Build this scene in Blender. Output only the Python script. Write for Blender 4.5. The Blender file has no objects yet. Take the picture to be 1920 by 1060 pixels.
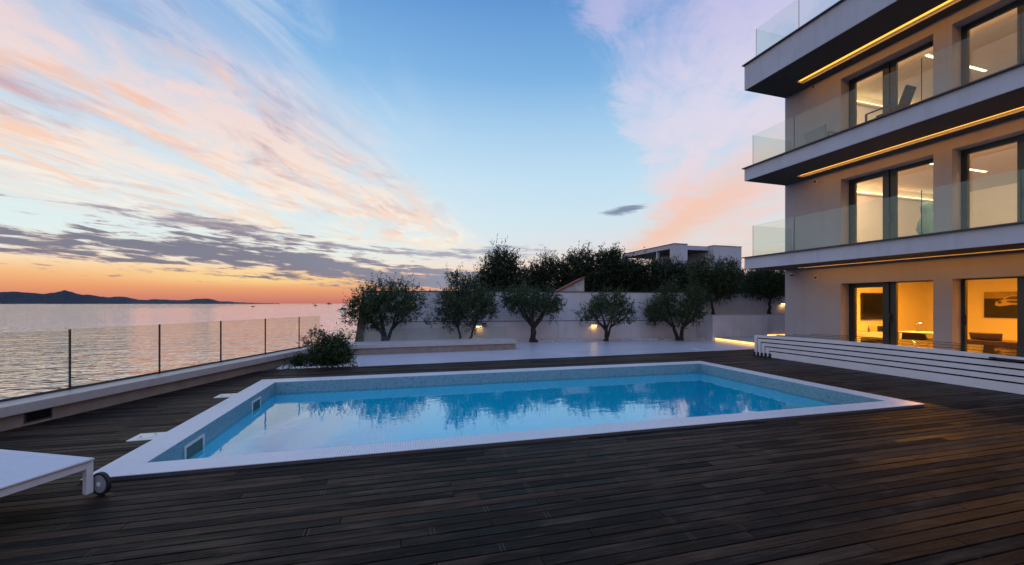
import bpy, bmesh, math, random
import numpy as np
from mathutils import Vector, Matrix
from mathutils.geometry import tessellate_polygon

scene = bpy.context.scene
COL = scene.collection
R = math.radians

# ------------------------------------------------------------------ camera
YAW = R(15.0234)
cam_d = bpy.data.cameras.new('camera')
cam = bpy.data.objects.new('camera', cam_d)
COL.objects.link(cam)
cam.location = (0, 0, 1.5)
cam.rotation_euler = (R(90), 0, -YAW)
cam_d.sensor_width = 36
cam_d.lens = 775 / 1920 * 36
cam_d.shift_y = 39 / 1920
cam_d.clip_start = 0.05
cam_d.clip_end = 80000
scene.camera = cam

scene.view_settings.view_transform = 'Standard'
scene.view_settings.look = 'None'
scene.view_settings.exposure = 0.0
scene.view_settings.gamma = 1.0
scene.cycles.use_denoising = True
scene.cycles.max_bounces = 10
scene.cycles.transparent_max_bounces = 24
scene.cycles.caustics_reflective = False
scene.cycles.caustics_refractive = False
scene.cycles.sample_clamp_indirect = 6.0


def lin(r, g, b, a=1.0):
    def c(v):
        v /= 255.0
        return v / 12.92 if v <= .04045 else ((v + .055) / 1.055) ** 2.4
    return (c(r), c(g), c(b), a)


# ------------------------------------------------------------------ node helper
class NT:
    def __init__(self, tree):
        self.t = tree
        tree.nodes.clear()

    def n(self, kind, **kw):
        nd = self.t.nodes.new(kind)
        for k, v in kw.items():
            setattr(nd, k, v)
        return nd

    def set(self, sock, v):
        if isinstance(v, bpy.types.NodeSocket):
            self.t.links.new(v, sock)
        elif v is not None:
            sock.default_value = v

    def m(self, op, a, b=None, c=None, clamp=False):
        nd = self.n('ShaderNodeMath', operation=op, use_clamp=clamp)
        for i, v in enumerate((a, b, c)):
            self.set(nd.inputs[i], v)
        return nd.outputs[0]

    def add(self, a, b): return self.m('ADD', a, b)
    def sub(self, a, b): return self.m('SUBTRACT', a, b)
    def mul(self, a, b): return self.m('MULTIPLY', a, b)
    def div(self, a, b): return self.m('DIVIDE', a, b)

    def lerpstep(self, v, lo, hi, smooth=True):
        nd = self.n('ShaderNodeMapRange')
        nd.interpolation_type = 'SMOOTHSTEP' if smooth else 'LINEAR'
        flip = lo > hi
        if flip:
            lo, hi = hi, lo
        self.set(nd.inputs[0], v)
        nd.inputs[1].default_value = lo
        nd.inputs[2].default_value = hi
        nd.inputs[3].default_value = 1.0 if flip else 0.0
        nd.inputs[4].default_value = 0.0 if flip else 1.0
        return nd.outputs[0]

    def gauss(self, v, c, w):
        d = self.div(self.sub(v, c), w)
        return self.m('POWER', math.e, self.mul(self.mul(d, d), -1.0))

    def ramp(self, fac, stops, interp='LINEAR'):
        nd = self.n('ShaderNodeValToRGB')
        cr = nd.color_ramp
        cr.interpolation = interp
        while len(cr.elements) > 1:
            cr.elements.remove(cr.elements[-1])
        cr.elements[0].position = stops[0][0]
        cr.elements[0].color = stops[0][1]
        for p, c in stops[1:]:
            cr.elements.new(p).color = c
        self.set(nd.inputs[0], fac)
        return nd.outputs[0]

    def mix(self, fac, a, b, mode='MIX'):
        nd = self.n('ShaderNodeMix', data_type='RGBA', blend_type=mode)
        self.set(nd.inputs[0], fac)
        self.set(nd.inputs[6], a)
        self.set(nd.inputs[7], b)
        return nd.outputs[2]

    def xyz(self, x, y, z):
        nd = self.n('ShaderNodeCombineXYZ')
        for i, v in enumerate((x, y, z)):
            self.set(nd.inputs[i], v)
        return nd.outputs[0]

    def sep(self, v):
        nd = self.n('ShaderNodeSeparateXYZ')
        self.set(nd.inputs[0], v)
        return nd.outputs

    def noise(self, vec, scale=1.0, detail=4.0, rough=.55, dist=0.0):
        nd = self.n('ShaderNodeTexNoise')
        self.set(nd.inputs['Vector'], vec)
        nd.inputs['Scale'].default_value = scale
        nd.inputs['Detail'].default_value = detail
        nd.inputs['Roughness'].default_value = rough
        nd.inputs['Distortion'].default_value = dist
        return nd.outputs[0]

    def mapping(self, vec, scale=(1, 1, 1), rot=(0, 0, 0)):
        nd = self.n('ShaderNodeMapping')
        self.set(nd.inputs[0], vec)
        nd.inputs['Scale'].default_value = scale
        nd.inputs['Rotation'].default_value = rot
        return nd.outputs[0]


# ------------------------------------------------------------------ sky after sunset (world directions only)
world = bpy.data.worlds.new('World')
scene.world = world
world.use_nodes = True


def build_sky():
    N = NT(world.node_tree)
    g = N.n('ShaderNodeTexCoord').outputs['Generated']
    dx, dy, dz = N.sep(g)
    hl = N.m('SQRT', N.add(N.mul(dx, dx), N.mul(dy, dy)))
    az = N.sub(N.m('ARCTAN2', dx, dy), YAW)
    el = N.m('MAXIMUM', N.div(dz, N.m('MAXIMUM', hl, .02)), 0.0)
    EM = 1.6

    def st(lst):
        return [(e / EM, lin(*c)) for e, c in lst]
    f = N.div(el, EM)
    left = N.ramp(f, st([(0, (196, 118, 104)), (.010, (212, 132, 112)), (.032, (236, 162, 112)), (.052, (246, 188, 134)),
                         (.068, (252, 216, 170)), (.088, (244, 236, 220)), (.12, (226, 240, 238)), (.20, (216, 236, 243)), (.30, (202, 228, 244)),
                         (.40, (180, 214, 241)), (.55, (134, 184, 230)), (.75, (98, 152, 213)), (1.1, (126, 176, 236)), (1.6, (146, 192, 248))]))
    right = N.ramp(f, st([(0, (205, 150, 148)), (.03, (232, 178, 160)), (.08, (238, 208, 196)), (.14, (222, 226, 230)), (.20, (208, 229, 240)),
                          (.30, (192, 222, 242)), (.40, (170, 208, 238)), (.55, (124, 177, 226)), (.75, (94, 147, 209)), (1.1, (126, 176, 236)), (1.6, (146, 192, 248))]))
    clear = N.mix(N.lerpstep(az, -.45, .25), left, right)
    aaz = N.m('ABSOLUTE', az)
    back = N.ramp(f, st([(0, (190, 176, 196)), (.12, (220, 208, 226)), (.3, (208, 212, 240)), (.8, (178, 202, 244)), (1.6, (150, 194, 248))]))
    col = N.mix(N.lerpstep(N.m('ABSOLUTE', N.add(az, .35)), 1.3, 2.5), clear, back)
    # warm core of the afterglow
    gl = N.mul(N.gauss(az, -.55, .20), N.gauss(el, .052, .014))
    col = N.mix(N.mul(gl, .75), col, lin(255, 222, 150))

    # high cirrus on a plane overhead, streaks running away to one vanishing point
    A = YAW + R(6.6)
    dzz = N.add(N.m('MAXIMUM', dz, 0.0), .012)
    s = N.div(N.add(N.mul(dx, math.sin(A)), N.mul(dy, math.cos(A))), dzz)
    t = N.div(N.sub(N.mul(dx, math.cos(A)), N.mul(dy, math.sin(A))), dzz)
    # fibres lean slightly across the streak direction, as in the photo
    n1 = N.noise(N.xyz(N.mul(s, .95), N.add(N.mul(t, 1.7), N.mul(s, .45)), 3.1), 1.0, 10.0, .66, .8)
    n2 = N.noise(N.xyz(N.mul(s, .42), N.mul(t, .85), 9.7), 1.0, 6.0, .6, .5)
    n3 = N.noise(N.xyz(N.add(N.mul(s, .9), N.mul(t, .5)), N.mul(t, 2.6), 1.7), 1.0, 7.0, .65, .8)
    tw = N.add(t, N.mul(N.sub(n1, .5), .9))
    mk = N.mul(N.lerpstep(tw, -.95, -1.45), N.lerpstep(tw, -5.4, -3.3))
    mk = N.mul(mk, N.lerpstep(el, .09, .16))
    dens = N.add(N.mul(N.lerpstep(N.add(N.mul(n1, .7), N.mul(n2, .3)), .38, .59), .92), .05)
    dens = N.add(N.mul(dens, .85), N.mul(N.lerpstep(n3, .40, .66), .34))
    n4 = N.noise(N.xyz(N.add(N.mul(s, 3.6), N.mul(t, 2.2)), N.mul(t, 6.0), 33.0), 1.0, 7.0, .70, .8)
    dens = N.add(dens, N.mul(N.lerpstep(el, .28, .5), .22))
    dens = N.m('MULTIPLY', dens, N.add(.30, N.mul(n4, 1.40)), clamp=True)
    dl = N.m('MINIMUM', N.mul(dens, mk), .96)
    cl = N.ramp(f, st([(.10, (252, 240, 222)), (.17, (253, 243, 228)), (.22, (252, 236, 222)), (.30, (248, 226, 214)), (.42, (238, 216, 216)),
                       (.52, (220, 206, 220)), (.70, (206, 200, 222)), (1.2, (170, 174, 210))]))
    rose = N.ramp(f, st([(.12, (250, 226, 204)), (.20, (236, 204, 192)), (.30, (212, 182, 186)), (.42, (182, 166, 190)), (.60, (164, 158, 194)), (1.2, (140, 142, 186))]))
    cl = N.mix(N.lerpstep(N.noise(N.xyz(N.add(N.mul(s, .8), N.mul(t, .3)), N.mul(t, 2.2), 21.3), 1.0, 9.0, .66, .6), .44, .62), cl, rose)
    peach = N.ramp(f, st([(.12, (254, 234, 212)), (.22, (252, 214, 190)), (.34, (248, 202, 180)), (.6, (236, 200, 196)), (1.2, (180, 164, 190))]))
    cl = N.mix(N.lerpstep(N.noise(N.xyz(N.add(N.mul(s, .9), N.mul(t, .4)), N.mul(t, 2.8), 41.9), 1.0, 9.0, .66, .5), .50, .62), cl, peach)
    col = N.mix(dl, col, cl)
    # thin feathers beside the band
    fe = N.mul(N.mul(N.lerpstep(t, -1.75, -1.2), N.lerpstep(t, -.55, -1.0)), N.lerpstep(el, .18, .3))
    fe = N.mul(fe, N.mul(N.lerpstep(n3, .42, .72), .55))
    col = N.mix(fe, col, lin(214, 226, 240))

    # the lavender to salmon sheet on the right
    w = N.noise(N.xyz(N.mul(s, 2.4), N.add(N.mul(t, 3.2), N.mul(s, -.9)), 5.5), 1.0, 10.0, .68, .5)
    edge = N.add(N.sub(t, N.mul(s, .28)), N.add(.33, N.mul(N.sub(w, .5), .9)))
    mr = N.mul(N.add(N.mul(N.lerpstep(edge, -.04, .16), .7), N.mul(N.lerpstep(edge, .0, .6), .3)), N.lerpstep(aaz, 1.9, 1.2))
    w2 = N.noise(N.xyz(N.mul(s, 1.1), N.mul(t, 1.6), 15.5), 1.0, 9.0, .64, .7)
    mr = N.mul(mr, N.add(.30, N.mul(N.lerpstep(N.add(N.mul(w2, .6), N.mul(w, .4)), .38, .58), .66)))
    mr = N.mul(mr, N.lerpstep(el, .05, .22))
    cr = N.ramp(f, st([(.06, (244, 196, 168)), (.14, (244, 206, 190)), (.22, (238, 214, 214)), (.32, (230, 218, 230)), (.45, (220, 216, 236)),
                       (.62, (202, 198, 232)), (1.2, (140, 146, 200))]))
    col = N.mix(mr, col, cr)
    ed = N.mul(N.gauss(N.add(t, N.mul(N.sub(w, .5), .9)), 1.42, .34), N.mul(N.lerpstep(el, .06, .14), N.lerpstep(el, .42, .18)))
    col = N.mix(N.mul(ed, .62), col, lin(252, 190, 154))

    # low grey bands
    uv = N.xyz(N.mul(az, 7.0), N.mul(N.add(el, N.mul(az, .045)), 52.0), 2.2)
    d1 = N.noise(uv, 1.0, 9.0, .62, .35)
    d2 = N.noise(N.xyz(N.mul(az, 16.0), N.mul(N.add(el, N.mul(az, .06)), 120.0), 7.9), 1.0, 8.0, .62, .3)

    def val(stops):   # grey ramp over azimuth (-1.2 .. 0.4), value/4
        r = N.ramp(N.div(N.add(az, 1.2), 1.6), [((a + 1.2) / 1.6, (v, v, v, 1)) for a, v in stops])
        return r
    c = N.mul(val([(-1.2, .40), (-.84, .39), (-.62, .41), (-.50, .37), (-.38, .30), (-.28, .22), (-.15, .205), (.0, .20), (.3, .2)]), .25)
    wd = N.mul(val([(-1.2, .3), (-.90, .40), (-.80, .80), (-.62, .95), (-.45, .92), (-.3, .98), (-.15, .80), (-.02, .6), (.08, .1), (.3, .02)]), .03)
    q = N.sub(1.0, N.div(N.m('ABSOLUTE', N.sub(el, c)), N.mul(wd, 1.4)))
    q = N.add(q, N.add(N.mul(N.sub(d1, .46), 3.8), N.mul(N.sub(d2, .5), 4.4)))
    dk = N.mul(N.lerpstep(q, .0, .75), N.lerpstep(az, .14, -.02))
    dk = N.mul(dk, .93)
    dcol = N.ramp(N.div(N.add(az, 1.2), 1.6), [(0.0, lin(116, 114, 132)), (.4, lin(116, 116, 136)), (.6, lin(130, 136, 158)), (.8, lin(150, 164, 188))])
    warm = N.mix(N.lerpstep(q, .9, .05), dcol, lin(196, 160, 150))
    col = N.mix(dk, col, warm)
    # broken wisps above and thin bars below the main band
    c2 = N.mul(val([(-1.2, .66), (-.80, .66), (-.70, .63), (-.55, .59), (-.4, .50), (-.2, .46), (0, .52), (.3, .5)]), .25)
    w2d = N.mul(val([(-1.2, .02), (-.82, .1), (-.72, .85), (-.55, .80), (-.45, .6), (-.3, .55), (-.12, .7), (.0, .75), (.07, .5), (.13, .05), (.3, .02)]), .03)
    q2 = N.sub(.75, N.div(N.m('ABSOLUTE', N.sub(el, c2)), w2d))
    q2 = N.add(q2, N.add(N.mul(N.sub(d2, .5), 4.2), N.mul(N.sub(d1, .5), 2.0)))
    dk2 = N.mul(N.lerpstep(q2, .0, .9), .82)
    col = N.mix(dk2, col, N.mix(N.lerpstep(az, -.4, 0.0), lin(150, 140, 156), lin(158, 164, 186)))
    q3 = N.sub(.3, N.div(N.m('ABSOLUTE', N.sub(el, .066)), .016))
    q3 = N.add(q3, N.mul(N.sub(d1, .5), 4.4))
    dk3 = N.mul(N.mul(N.lerpstep(q3, .2, .9), N.lerpstep(az, -.25, -.5)), .7)
    col = N.mix(dk3, col, lin(150, 132, 138))
    # small dark cloud above the neighbour's house
    ux = N.div(N.sub(az, .2586), .068)
    uy = N.div(N.sub(N.sub(el, .217), N.mul(N.sub(az, .2586), .13)), .0125)
    r2 = N.sub(1.0, N.m('SQRT', N.add(N.mul(ux, ux), N.mul(uy, uy))))
    pq = N.add(r2, N.add(N.mul(N.sub(d1, .5), 2.2), N.mul(N.sub(d2, .5), 1.6)))
    pq = N.mul(N.lerpstep(pq, .1, .8), N.lerpstep(r2, -.6, .1))
    col = N.mix(N.mul(pq, .85), col, lin(112, 122, 152))
    # contrail
    ct = N.sub(el, N.sub(.2424, N.mul(N.add(az, .891), .469)))
    cm = N.mul(N.gauss(ct, 0.0, .0040), N.lerpstep(az, -.76, -.84))
    col = N.mix(N.mul(cm, .8), col, lin(255, 214, 186))

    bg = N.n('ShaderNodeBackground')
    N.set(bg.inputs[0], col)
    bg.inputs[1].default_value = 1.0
    out = N.n('ShaderNodeOutputWorld')
    N.t.links.new(bg.outputs[0], out.inputs[0])


build_sky()
world.cycles.sampling_method = 'MANUAL'
world.cycles.sample_map_resolution = 1024


# ------------------------------------------------------------------ mesh helper
class MB:
    def __init__(self):
        self.v, self.f = [], []

    def quad(self, *pts):
        i = len(self.v)
        self.v += [tuple(p) for p in pts]
        self.f.append(tuple(range(i, i + len(pts))))
        return self

    def box(self, x0, x1, y0, y1, z0, z1, M=None):
        if x0 > x1: x0, x1 = x1, x0
        if y0 > y1: y0, y1 = y1, y0
        if z0 > z1: z0, z1 = z1, z0
        p = [(x0, y0, z0), (x1, y0, z0), (x1, y1, z0), (x0, y1, z0), (x0, y0, z1), (x1, y0, z1), (x1, y1, z1), (x0, y1, z1)]
        if M is not None:
            p = [tuple(M @ Vector(q)) for q in p]
        i = len(self.v)
        self.v += p
        self.f += [tuple(i + k for k in q) for q in ((0, 3, 2, 1), (4, 5, 6, 7), (0, 1, 5, 4), (1, 2, 6, 5), (2, 3, 7, 6), (3, 0, 4, 7))]
        return self

    def prism(self, poly, z0, z1, M=None):
        n = len(poly)
        a = sum(poly[k][0] * poly[(k + 1) % n][1] - poly[(k + 1) % n][0] * poly[k][1] for k in range(n))
        if a < 0:
            poly = poly[::-1]
        p = [(x, y, z0) for x, y in poly] + [(x, y, z1) for x, y in poly]
        if M is not None:
            p = [tuple(M @ Vector(q)) for q in p]
        i = len(self.v)
        self.v += p
        self.f.append(tuple(i + k for k in range(n - 1, -1, -1)))
        self.f.append(tuple(i + n + k for k in range(n)))
        for k in range(n):
            j = (k + 1) % n
            self.f.append((i + k, i + j, i + n + j, i + n + k))
        return self

    def tube(self, pts, rad, seg=8, caps=True, jitter=0.0, rnd=None):
        pts = [Vector(p) for p in pts]
        if not hasattr(rad, '__len__'):
            rad = [rad] * len(pts)
        i0 = len(self.v)
        up = Vector((0.13, 0.31, 0.94))
        for k, p in enumerate(pts):
            d = (pts[min(k + 1, len(pts) - 1)] - pts[max(k - 1, 0)]).normalized()
            a = d.cross(up)
            if a.length < .1:
                a = d.cross(Vector((1, 0, 0)))
            a.normalize()
            b = d.cross(a)
            for j in range(seg):
                th = 2 * math.pi * j / seg
                rr = rad[k] * (1 + (rnd.uniform(-jitter, jitter) if rnd else 0))
                self.v.append(tuple(p + (a * math.cos(th) + b * math.sin(th)) * rr))
        for k in range(len(pts) - 1):
            for j in range(seg):
                q = i0 + k * seg
                self.f.append((q + j, q + (j + 1) % seg, q + seg + (j + 1) % seg, q + seg + j))
        if caps:
            self.f.append(tuple(i0 + j for j in range(seg - 1, -1, -1)))
            q = i0 + (len(pts) - 1) * seg
            self.f.append(tuple(q + j for j in range(seg)))
        return self

    def disc(self, c, axis, r, h, seg=28):
        c, axis = Vector(c), Vector(axis).normalized()
        return self.tube([c - axis * h / 2, c + axis * h / 2], r, seg)

    def build(self, name, mat, parent=None, bevel=0.0, smooth=False, M=None):
        me = bpy.data.meshes.new(name)
        me.from_pydata(self.v, [], self.f)
        me.validate()
        bm = bmesh.new()
        bm.from_mesh(me)
        bmesh.ops.recalc_face_normals(bm, faces=bm.faces)
        if M is not None:
            bmesh.ops.transform(bm, matrix=M, verts=bm.verts)
        bm.to_mesh(me)
        bm.free()
        me.materials.append(mat)
        if smooth:
            for p in me.polygons:
                p.use_smooth = True
        o = bpy.data.objects.new(name, me)
        COL.objects.link(o)
        if parent is not None:
            o.parent = parent
        if bevel:
            md = o.modifiers.new('bevel', 'BEVEL')
            md.width = bevel
            md.segments = 2
            md.limit_method = 'ANGLE'
        return o


def tag(o, label=None, cat=None, group=None, kind=None):
    for k, v in (('label', label), ('category', cat), ('group', group), ('kind', kind)):
        if v:
            o[k] = v
    return o


def empty(name, loc=(0, 0, 0), rz=0.0):
    o = bpy.data.objects.new(name, None)
    o.empty_display_size = .2
    o.location = loc
    o.rotation_euler = (0, 0, rz)
    COL.objects.link(o)
    return o


def copy_tree(o, parent=None):
    c = o.copy()
    COL.objects.link(c)
    if parent is not None:
        c.parent = parent
    for ch in list(o.children):
        copy_tree(ch, c)
    return c


# ------------------------------------------------------------------ materials
def new_mat(name):
    m = bpy.data.materials.new(name)
    m.use_nodes = True
    N = NT(m.node_tree)
    out = N.n('ShaderNodeOutputMaterial')
    return m, N, out


def surf(name, col, rough=.6, metal=0.0, var=.12, scale=3.0, bump=0.0, bscale=60.0, col2=None, spec=.5, stretch=(1, 1, 1), stain=0.0):
    m, N, out = new_mat(name)
    p = N.n('ShaderNodeBsdfPrincipled')
    co = N.n('ShaderNodeTexCoord').outputs['Object']
    n = N.noise(N.mapping(co, stretch), scale, 6.0, .6)
    c2 = col2 or tuple(c * (1 - 2 * var) for c in col[:3]) + (1,)
    cc = N.mix(N.lerpstep(n, .3, .7), c2, tuple(col[:3]) + (1,))
    if stain:        # faint rain streaks and dirt
        sn = N.noise(N.mapping(co, (5, 5, .35)), 1.0, 5.0, .6)
        cc = N.mix(N.mul(N.lerpstep(sn, .50, .72), stain), cc, tuple(c * .55 for c in col[:3]) + (1,))
    N.set(p.inputs['Base Color'], cc)
    p.inputs['Metallic'].default_value = metal
    N.set(p.inputs['Roughness'], N.m('ADD', N.mul(n, .16), rough - .08, clamp=True))
    p.inputs['Specular IOR Level'].default_value = spec
    if bump:
        b = N.n('ShaderNodeBump')
        b.inputs['Strength'].default_value = bump
        b.inputs['Distance'].default_value = .01
        N.set(b.inputs['Height'], N.noise(N.mapping(co, stretch), bscale, 4.0, .6))
        N.set(p.inputs['Normal'], b.outputs[0])
    N.t.links.new(p.outputs[0], out.inputs[0])
    return m


def glow(name, col, strength):
    m, N, out = new_mat(name)
    e = N.n('ShaderNodeEmission')
    e.inputs[0].default_value = tuple(col) + (1,)
    e.inputs[1].default_value = strength
    N.t.links.new(e.outputs[0], out.inputs[0])
    return m


def glass(name, tint=(.93, .97, .95), ior=1.5, rough=0.0):
    m, N, out = new_mat(name)
    tr = N.n('ShaderNodeBsdfTransparent')
    tr.inputs[0].default_value = tuple(tint) + (1,)
    gl = N.n('ShaderNodeBsdfGlossy')
    gl.inputs['Color'].default_value = (.95, 1, .98, 1)
    gl.inputs['Roughness'].default_value = rough
    fr = N.n('ShaderNodeFresnel')
    fr.inputs[0].default_value = ior
    mx = N.n('ShaderNodeMixShader')
    # same reflectance seen from either side of the pane
    geo = N.n('ShaderNodeNewGeometry')
    cosv = N.m('ABSOLUTE', N.n('ShaderNodeVectorMath', operation='DOT_PRODUCT').outputs['Value'])
    vd = N.t.nodes[-1] if False else [x for x in N.t.nodes if x.type == 'VECT_MATH'][0]
    N.t.links.new(geo.outputs['Normal'], vd.inputs[0])
    N.t.links.new(geo.outputs['Incoming'], vd.inputs[1])
    f0 = ((ior - 1) / (ior + 1)) ** 2
    one = N.m('SUBTRACT', 1.0, cosv, clamp=True)
    fac = N.add(f0, N.mul(N.m('POWER', one, 5.0), 1 - f0))
    N.t.nodes.remove(fr)
    N.set(mx.inputs[0], fac)
    N.t.links.new(tr.outputs[0], mx.inputs[1])
    N.t.links.new(gl.outputs[0], mx.inputs[2])
    N.t.links.new(mx.outputs[0], out.inputs[0])
    return m


def mosaic(name, a, b, speck, size=.025, rough=.3, grout=(.42, .43, .46), gw=.1, spk=.86):
    """small square tiles with grout, tile-to-tile variation and a few dark ones"""
    m, N, out = new_mat(name)
    p = N.n('ShaderNodeBsdfPrincipled')
    co = N.n('ShaderNodeTexCoord').outputs['Object']
    x, y, z = N.sep(co)
    geo = N.n('ShaderNodeNewGeometry')
    nx, ny, nz = N.sep(geo.outputs['Normal'])
    # choose the two in-plane axes from the face normal
    isz = N.m('GREATER_THAN', N.m('ABSOLUTE', nz), .5)
    isx = N.m('GREATER_THAN', N.m('ABSOLUTE', nx), .5)
    u = N.add(N.mul(x, N.sub(1.0, isx)), N.mul(y, isx))
    v = N.add(N.mul(z, N.sub(1.0, isz)), N.mul(y, isz))
    u, v = N.div(u, size), N.div(v, size)
    fu, fv = N.m('FRACT', u), N.m('FRACT', v)
    g = N.m('MAXIMUM', N.m('LESS_THAN', fu, gw), N.m('LESS_THAN', fv, gw))
    wn = N.n('ShaderNodeTexWhiteNoise', noise_dimensions='3D')
    N.set(wn.inputs[0], N.xyz(N.m('FLOOR', u), N.m('FLOOR', v), N.add(isx, N.mul(isz, 3.0))))
    r = wn.outputs[0]
    c = N.mix(r, a + (1,), b + (1,))
    c = N.mix(N.m('GREATER_THAN', r, spk), c, speck + (1,))
    st = N.noise(co, 1.3, 6.0, .6)
    c = N.mix(N.mul(N.lerpstep(st, .45, .75), .25), c, tuple(k * .7 for k in a) + (1,))
    c = N.mix(g, c, grout + (1,))
    N.set(p.inputs['Base Color'], c)
    N.set(p.inputs['Roughness'], N.add(rough, N.mul(g, .4)))
    bp = N.n('ShaderNodeBump')
    bp.inputs['Strength'].default_value = .35
    bp.inputs['Distance'].default_value = .002
    N.set(bp.inputs['Height'], N.sub(1.0, g))
    N.set(p.inputs['Normal'], bp.outputs[0])
    N.t.links.new(p.outputs[0], out.inputs[0])
    return m


def wood_deck():
    m, N, out = new_mat('weathered_deck_wood')
    p = N.n('ShaderNodeBsdfPrincipled')
    co = N.n('ShaderNodeTexCoord').outputs['Object']
    geo = N.n('ShaderNodeNewGeometry')
    ri = geo.outputs['Random Per Island']
    sh = N.xyz(N.mul(ri, 37.0), N.mul(ri, 91.0), 0.0)
    va = N.n('ShaderNodeVectorMath', operation='ADD')
    N.set(va.inputs[0], co)
    N.set(va.inputs[1], sh)
    v = va.outputs[0]
    grain = N.noise(N.mapping(v, (2.2, 60, 1)), 1.0, 8.0, .68, .4)
    blot = N.noise(N.mapping(v, (.9, 5, 1)), 1.6, 6.0, .62, .3)
    big = N.noise(co, .35, 4.0, .55)
    base = N.ramp(ri, [(0, (.007, .0055, .005, 1)), (.18, (.031, .017, .0105, 1)), (.32, (.010, .0075, .006, 1)), (.46, (.056, .030, .018, 1)), (.60, (.019, .0115, .008, 1)),
                       (.72, (.072, .039, .024, 1)), (.84, (.013, .010, .009, 1)), (1, (.035, .022, .0145, 1))], 'CONSTANT')
    c = N.mix(N.mul(N.lerpstep(grain, .42, .64), .75), base, (.006, .0045, .004, 1))
    c = N.mix(N.mul(N.lerpstep(blot, .48, .70), .6), c, (.105, .064, .043, 1))
    c = N.mix(N.mul(N.lerpstep(big, .45, .65), .5), c, (.010, .0075, .006, 1))
    # fine scratches
    scr = N.noise(N.mapping(v, (5, 190, 1)), 1.0, 3.0, .5)
    c = N.mix(N.mul(N.lerpstep(scr, .62, .72), .5), c, (.13, .095, .072, 1))
    # rubbed double marks and screw heads over the joists
    x, y, z = N.sep(co)
    pit = .0985
    row = N.m('FLOOR', N.div(N.add(y, 2.0), pit))
    fy = N.m('FRACT', N.div(N.add(y, 2.0), pit))
    xs = N.div(N.add(x, 8.2), .4)
    ix = N.m('FLOOR', N.add(xs, .5))
    dx = N.mul(N.sub(xs, ix), .4)
    wn = N.n('ShaderNodeTexWhiteNoise', noise_dimensions='2D')
    N.set(wn.inputs[0], N.xyz(ix, row, 0))
    r0 = wn.outputs[0]
    adx = N.m('ABSOLUTE', dx)
    mark = N.mul(N.m('LESS_THAN', N.m('ABSOLUTE', N.sub(adx, .012)), .0035), N.m('GREATER_THAN', r0, .90))
    c = N.mix(N.mul(mark, N.mul(r0, .62)), c, (.10, .070, .053, 1))
    sy = N.m('MINIMUM', N.m('ABSOLUTE', N.sub(fy, .2)), N.m('ABSOLUTE', N.sub(fy, .74)))
    sd = N.add(N.m('POWER', N.sub(adx, .0), 2.0), N.m('POWER', N.mul(sy, pit), 2.0))
    scw = N.m('LESS_THAN', sd, .0042 ** 2)
    c = N.mix(N.mul(scw, .8), c, (.004, .004, .004, 1))
    N.set(p.inputs['Base Color'], c)
    N.set(p.inputs['Roughness'], N.m('ADD', N.mul(grain, .30), N.add(.36, N.mul(N.sub(ri, .5), .30)), clamp=True))
    p.inputs['Specular IOR Level'].default_value = .08
    b = N.n('ShaderNodeBump')
    b.inputs['Strength'].default_value = .9
    b.inputs['Distance'].default_value = .006
    N.set(b.inputs['Height'], N.add(grain, N.mul(blot, .8)))
    N.set(p.inputs['Normal'], b.outputs[0])
    N.t.links.new(p.outputs[0], out.inputs[0])
    return m


def sea_mat():
    m, N, out = new_mat('sea_water')
    co = N.n('ShaderNodeTexCoord').outputs['Object']
    w1 = N.noise(N.mapping(co, (.16, .34, 1), (0, 0, R(-28))), 1.0, 2.0, .5, .4)
    w2 = N.noise(N.mapping(co, (.62, 1.15, 1), (0, 0, R(-16))), 1.0, 2.0, .55, .5)
    big = N.noise(N.mapping(co, (.004, .014, 1), (0, 0, R(-25))), 1.0, 4.0, .6)
    h = N.add(N.mul(w1, .9), N.mul(w2, .5))
    h = N.mul(h, N.add(.5, N.mul(big, 1.0)))
    b = N.n('ShaderNodeBump')
    b.inputs['Strength'].default_value = 1.0
    b.inputs['Distance'].default_value = .74
    N.set(b.inputs['Height'], h)
    gl = N.n('ShaderNodeBsdfGlossy')
    gl.inputs['Color'].default_value = (1, .97, .95, 1)
    gl.inputs['Roughness'].default_value = .04
    N.set(gl.inputs['Normal'], b.outputs[0])
    df = N.n('ShaderNodeBsdfDiffuse')
    df.inputs[0].default_value = (.05, .06, .065, 1)
    lw = N.n('ShaderNodeLayerWeight')
    lw.inputs[0].default_value = .5
    N.set(lw.inputs['Normal'], b.outputs[0])
    mx = N.n('ShaderNodeMixShader')
    N.set(mx.inputs[0], N.m('MULTIPLY_ADD', N.m('POWER', lw.outputs['Facing'], .9), .80, .40, clamp=True))
    N.t.links.new(df.outputs[0], mx.inputs[1])
    N.t.links.new(gl.outputs[0], mx.inputs[2])
    N.t.links.new(mx.outputs[0], out.inputs[0])
    return m


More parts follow.
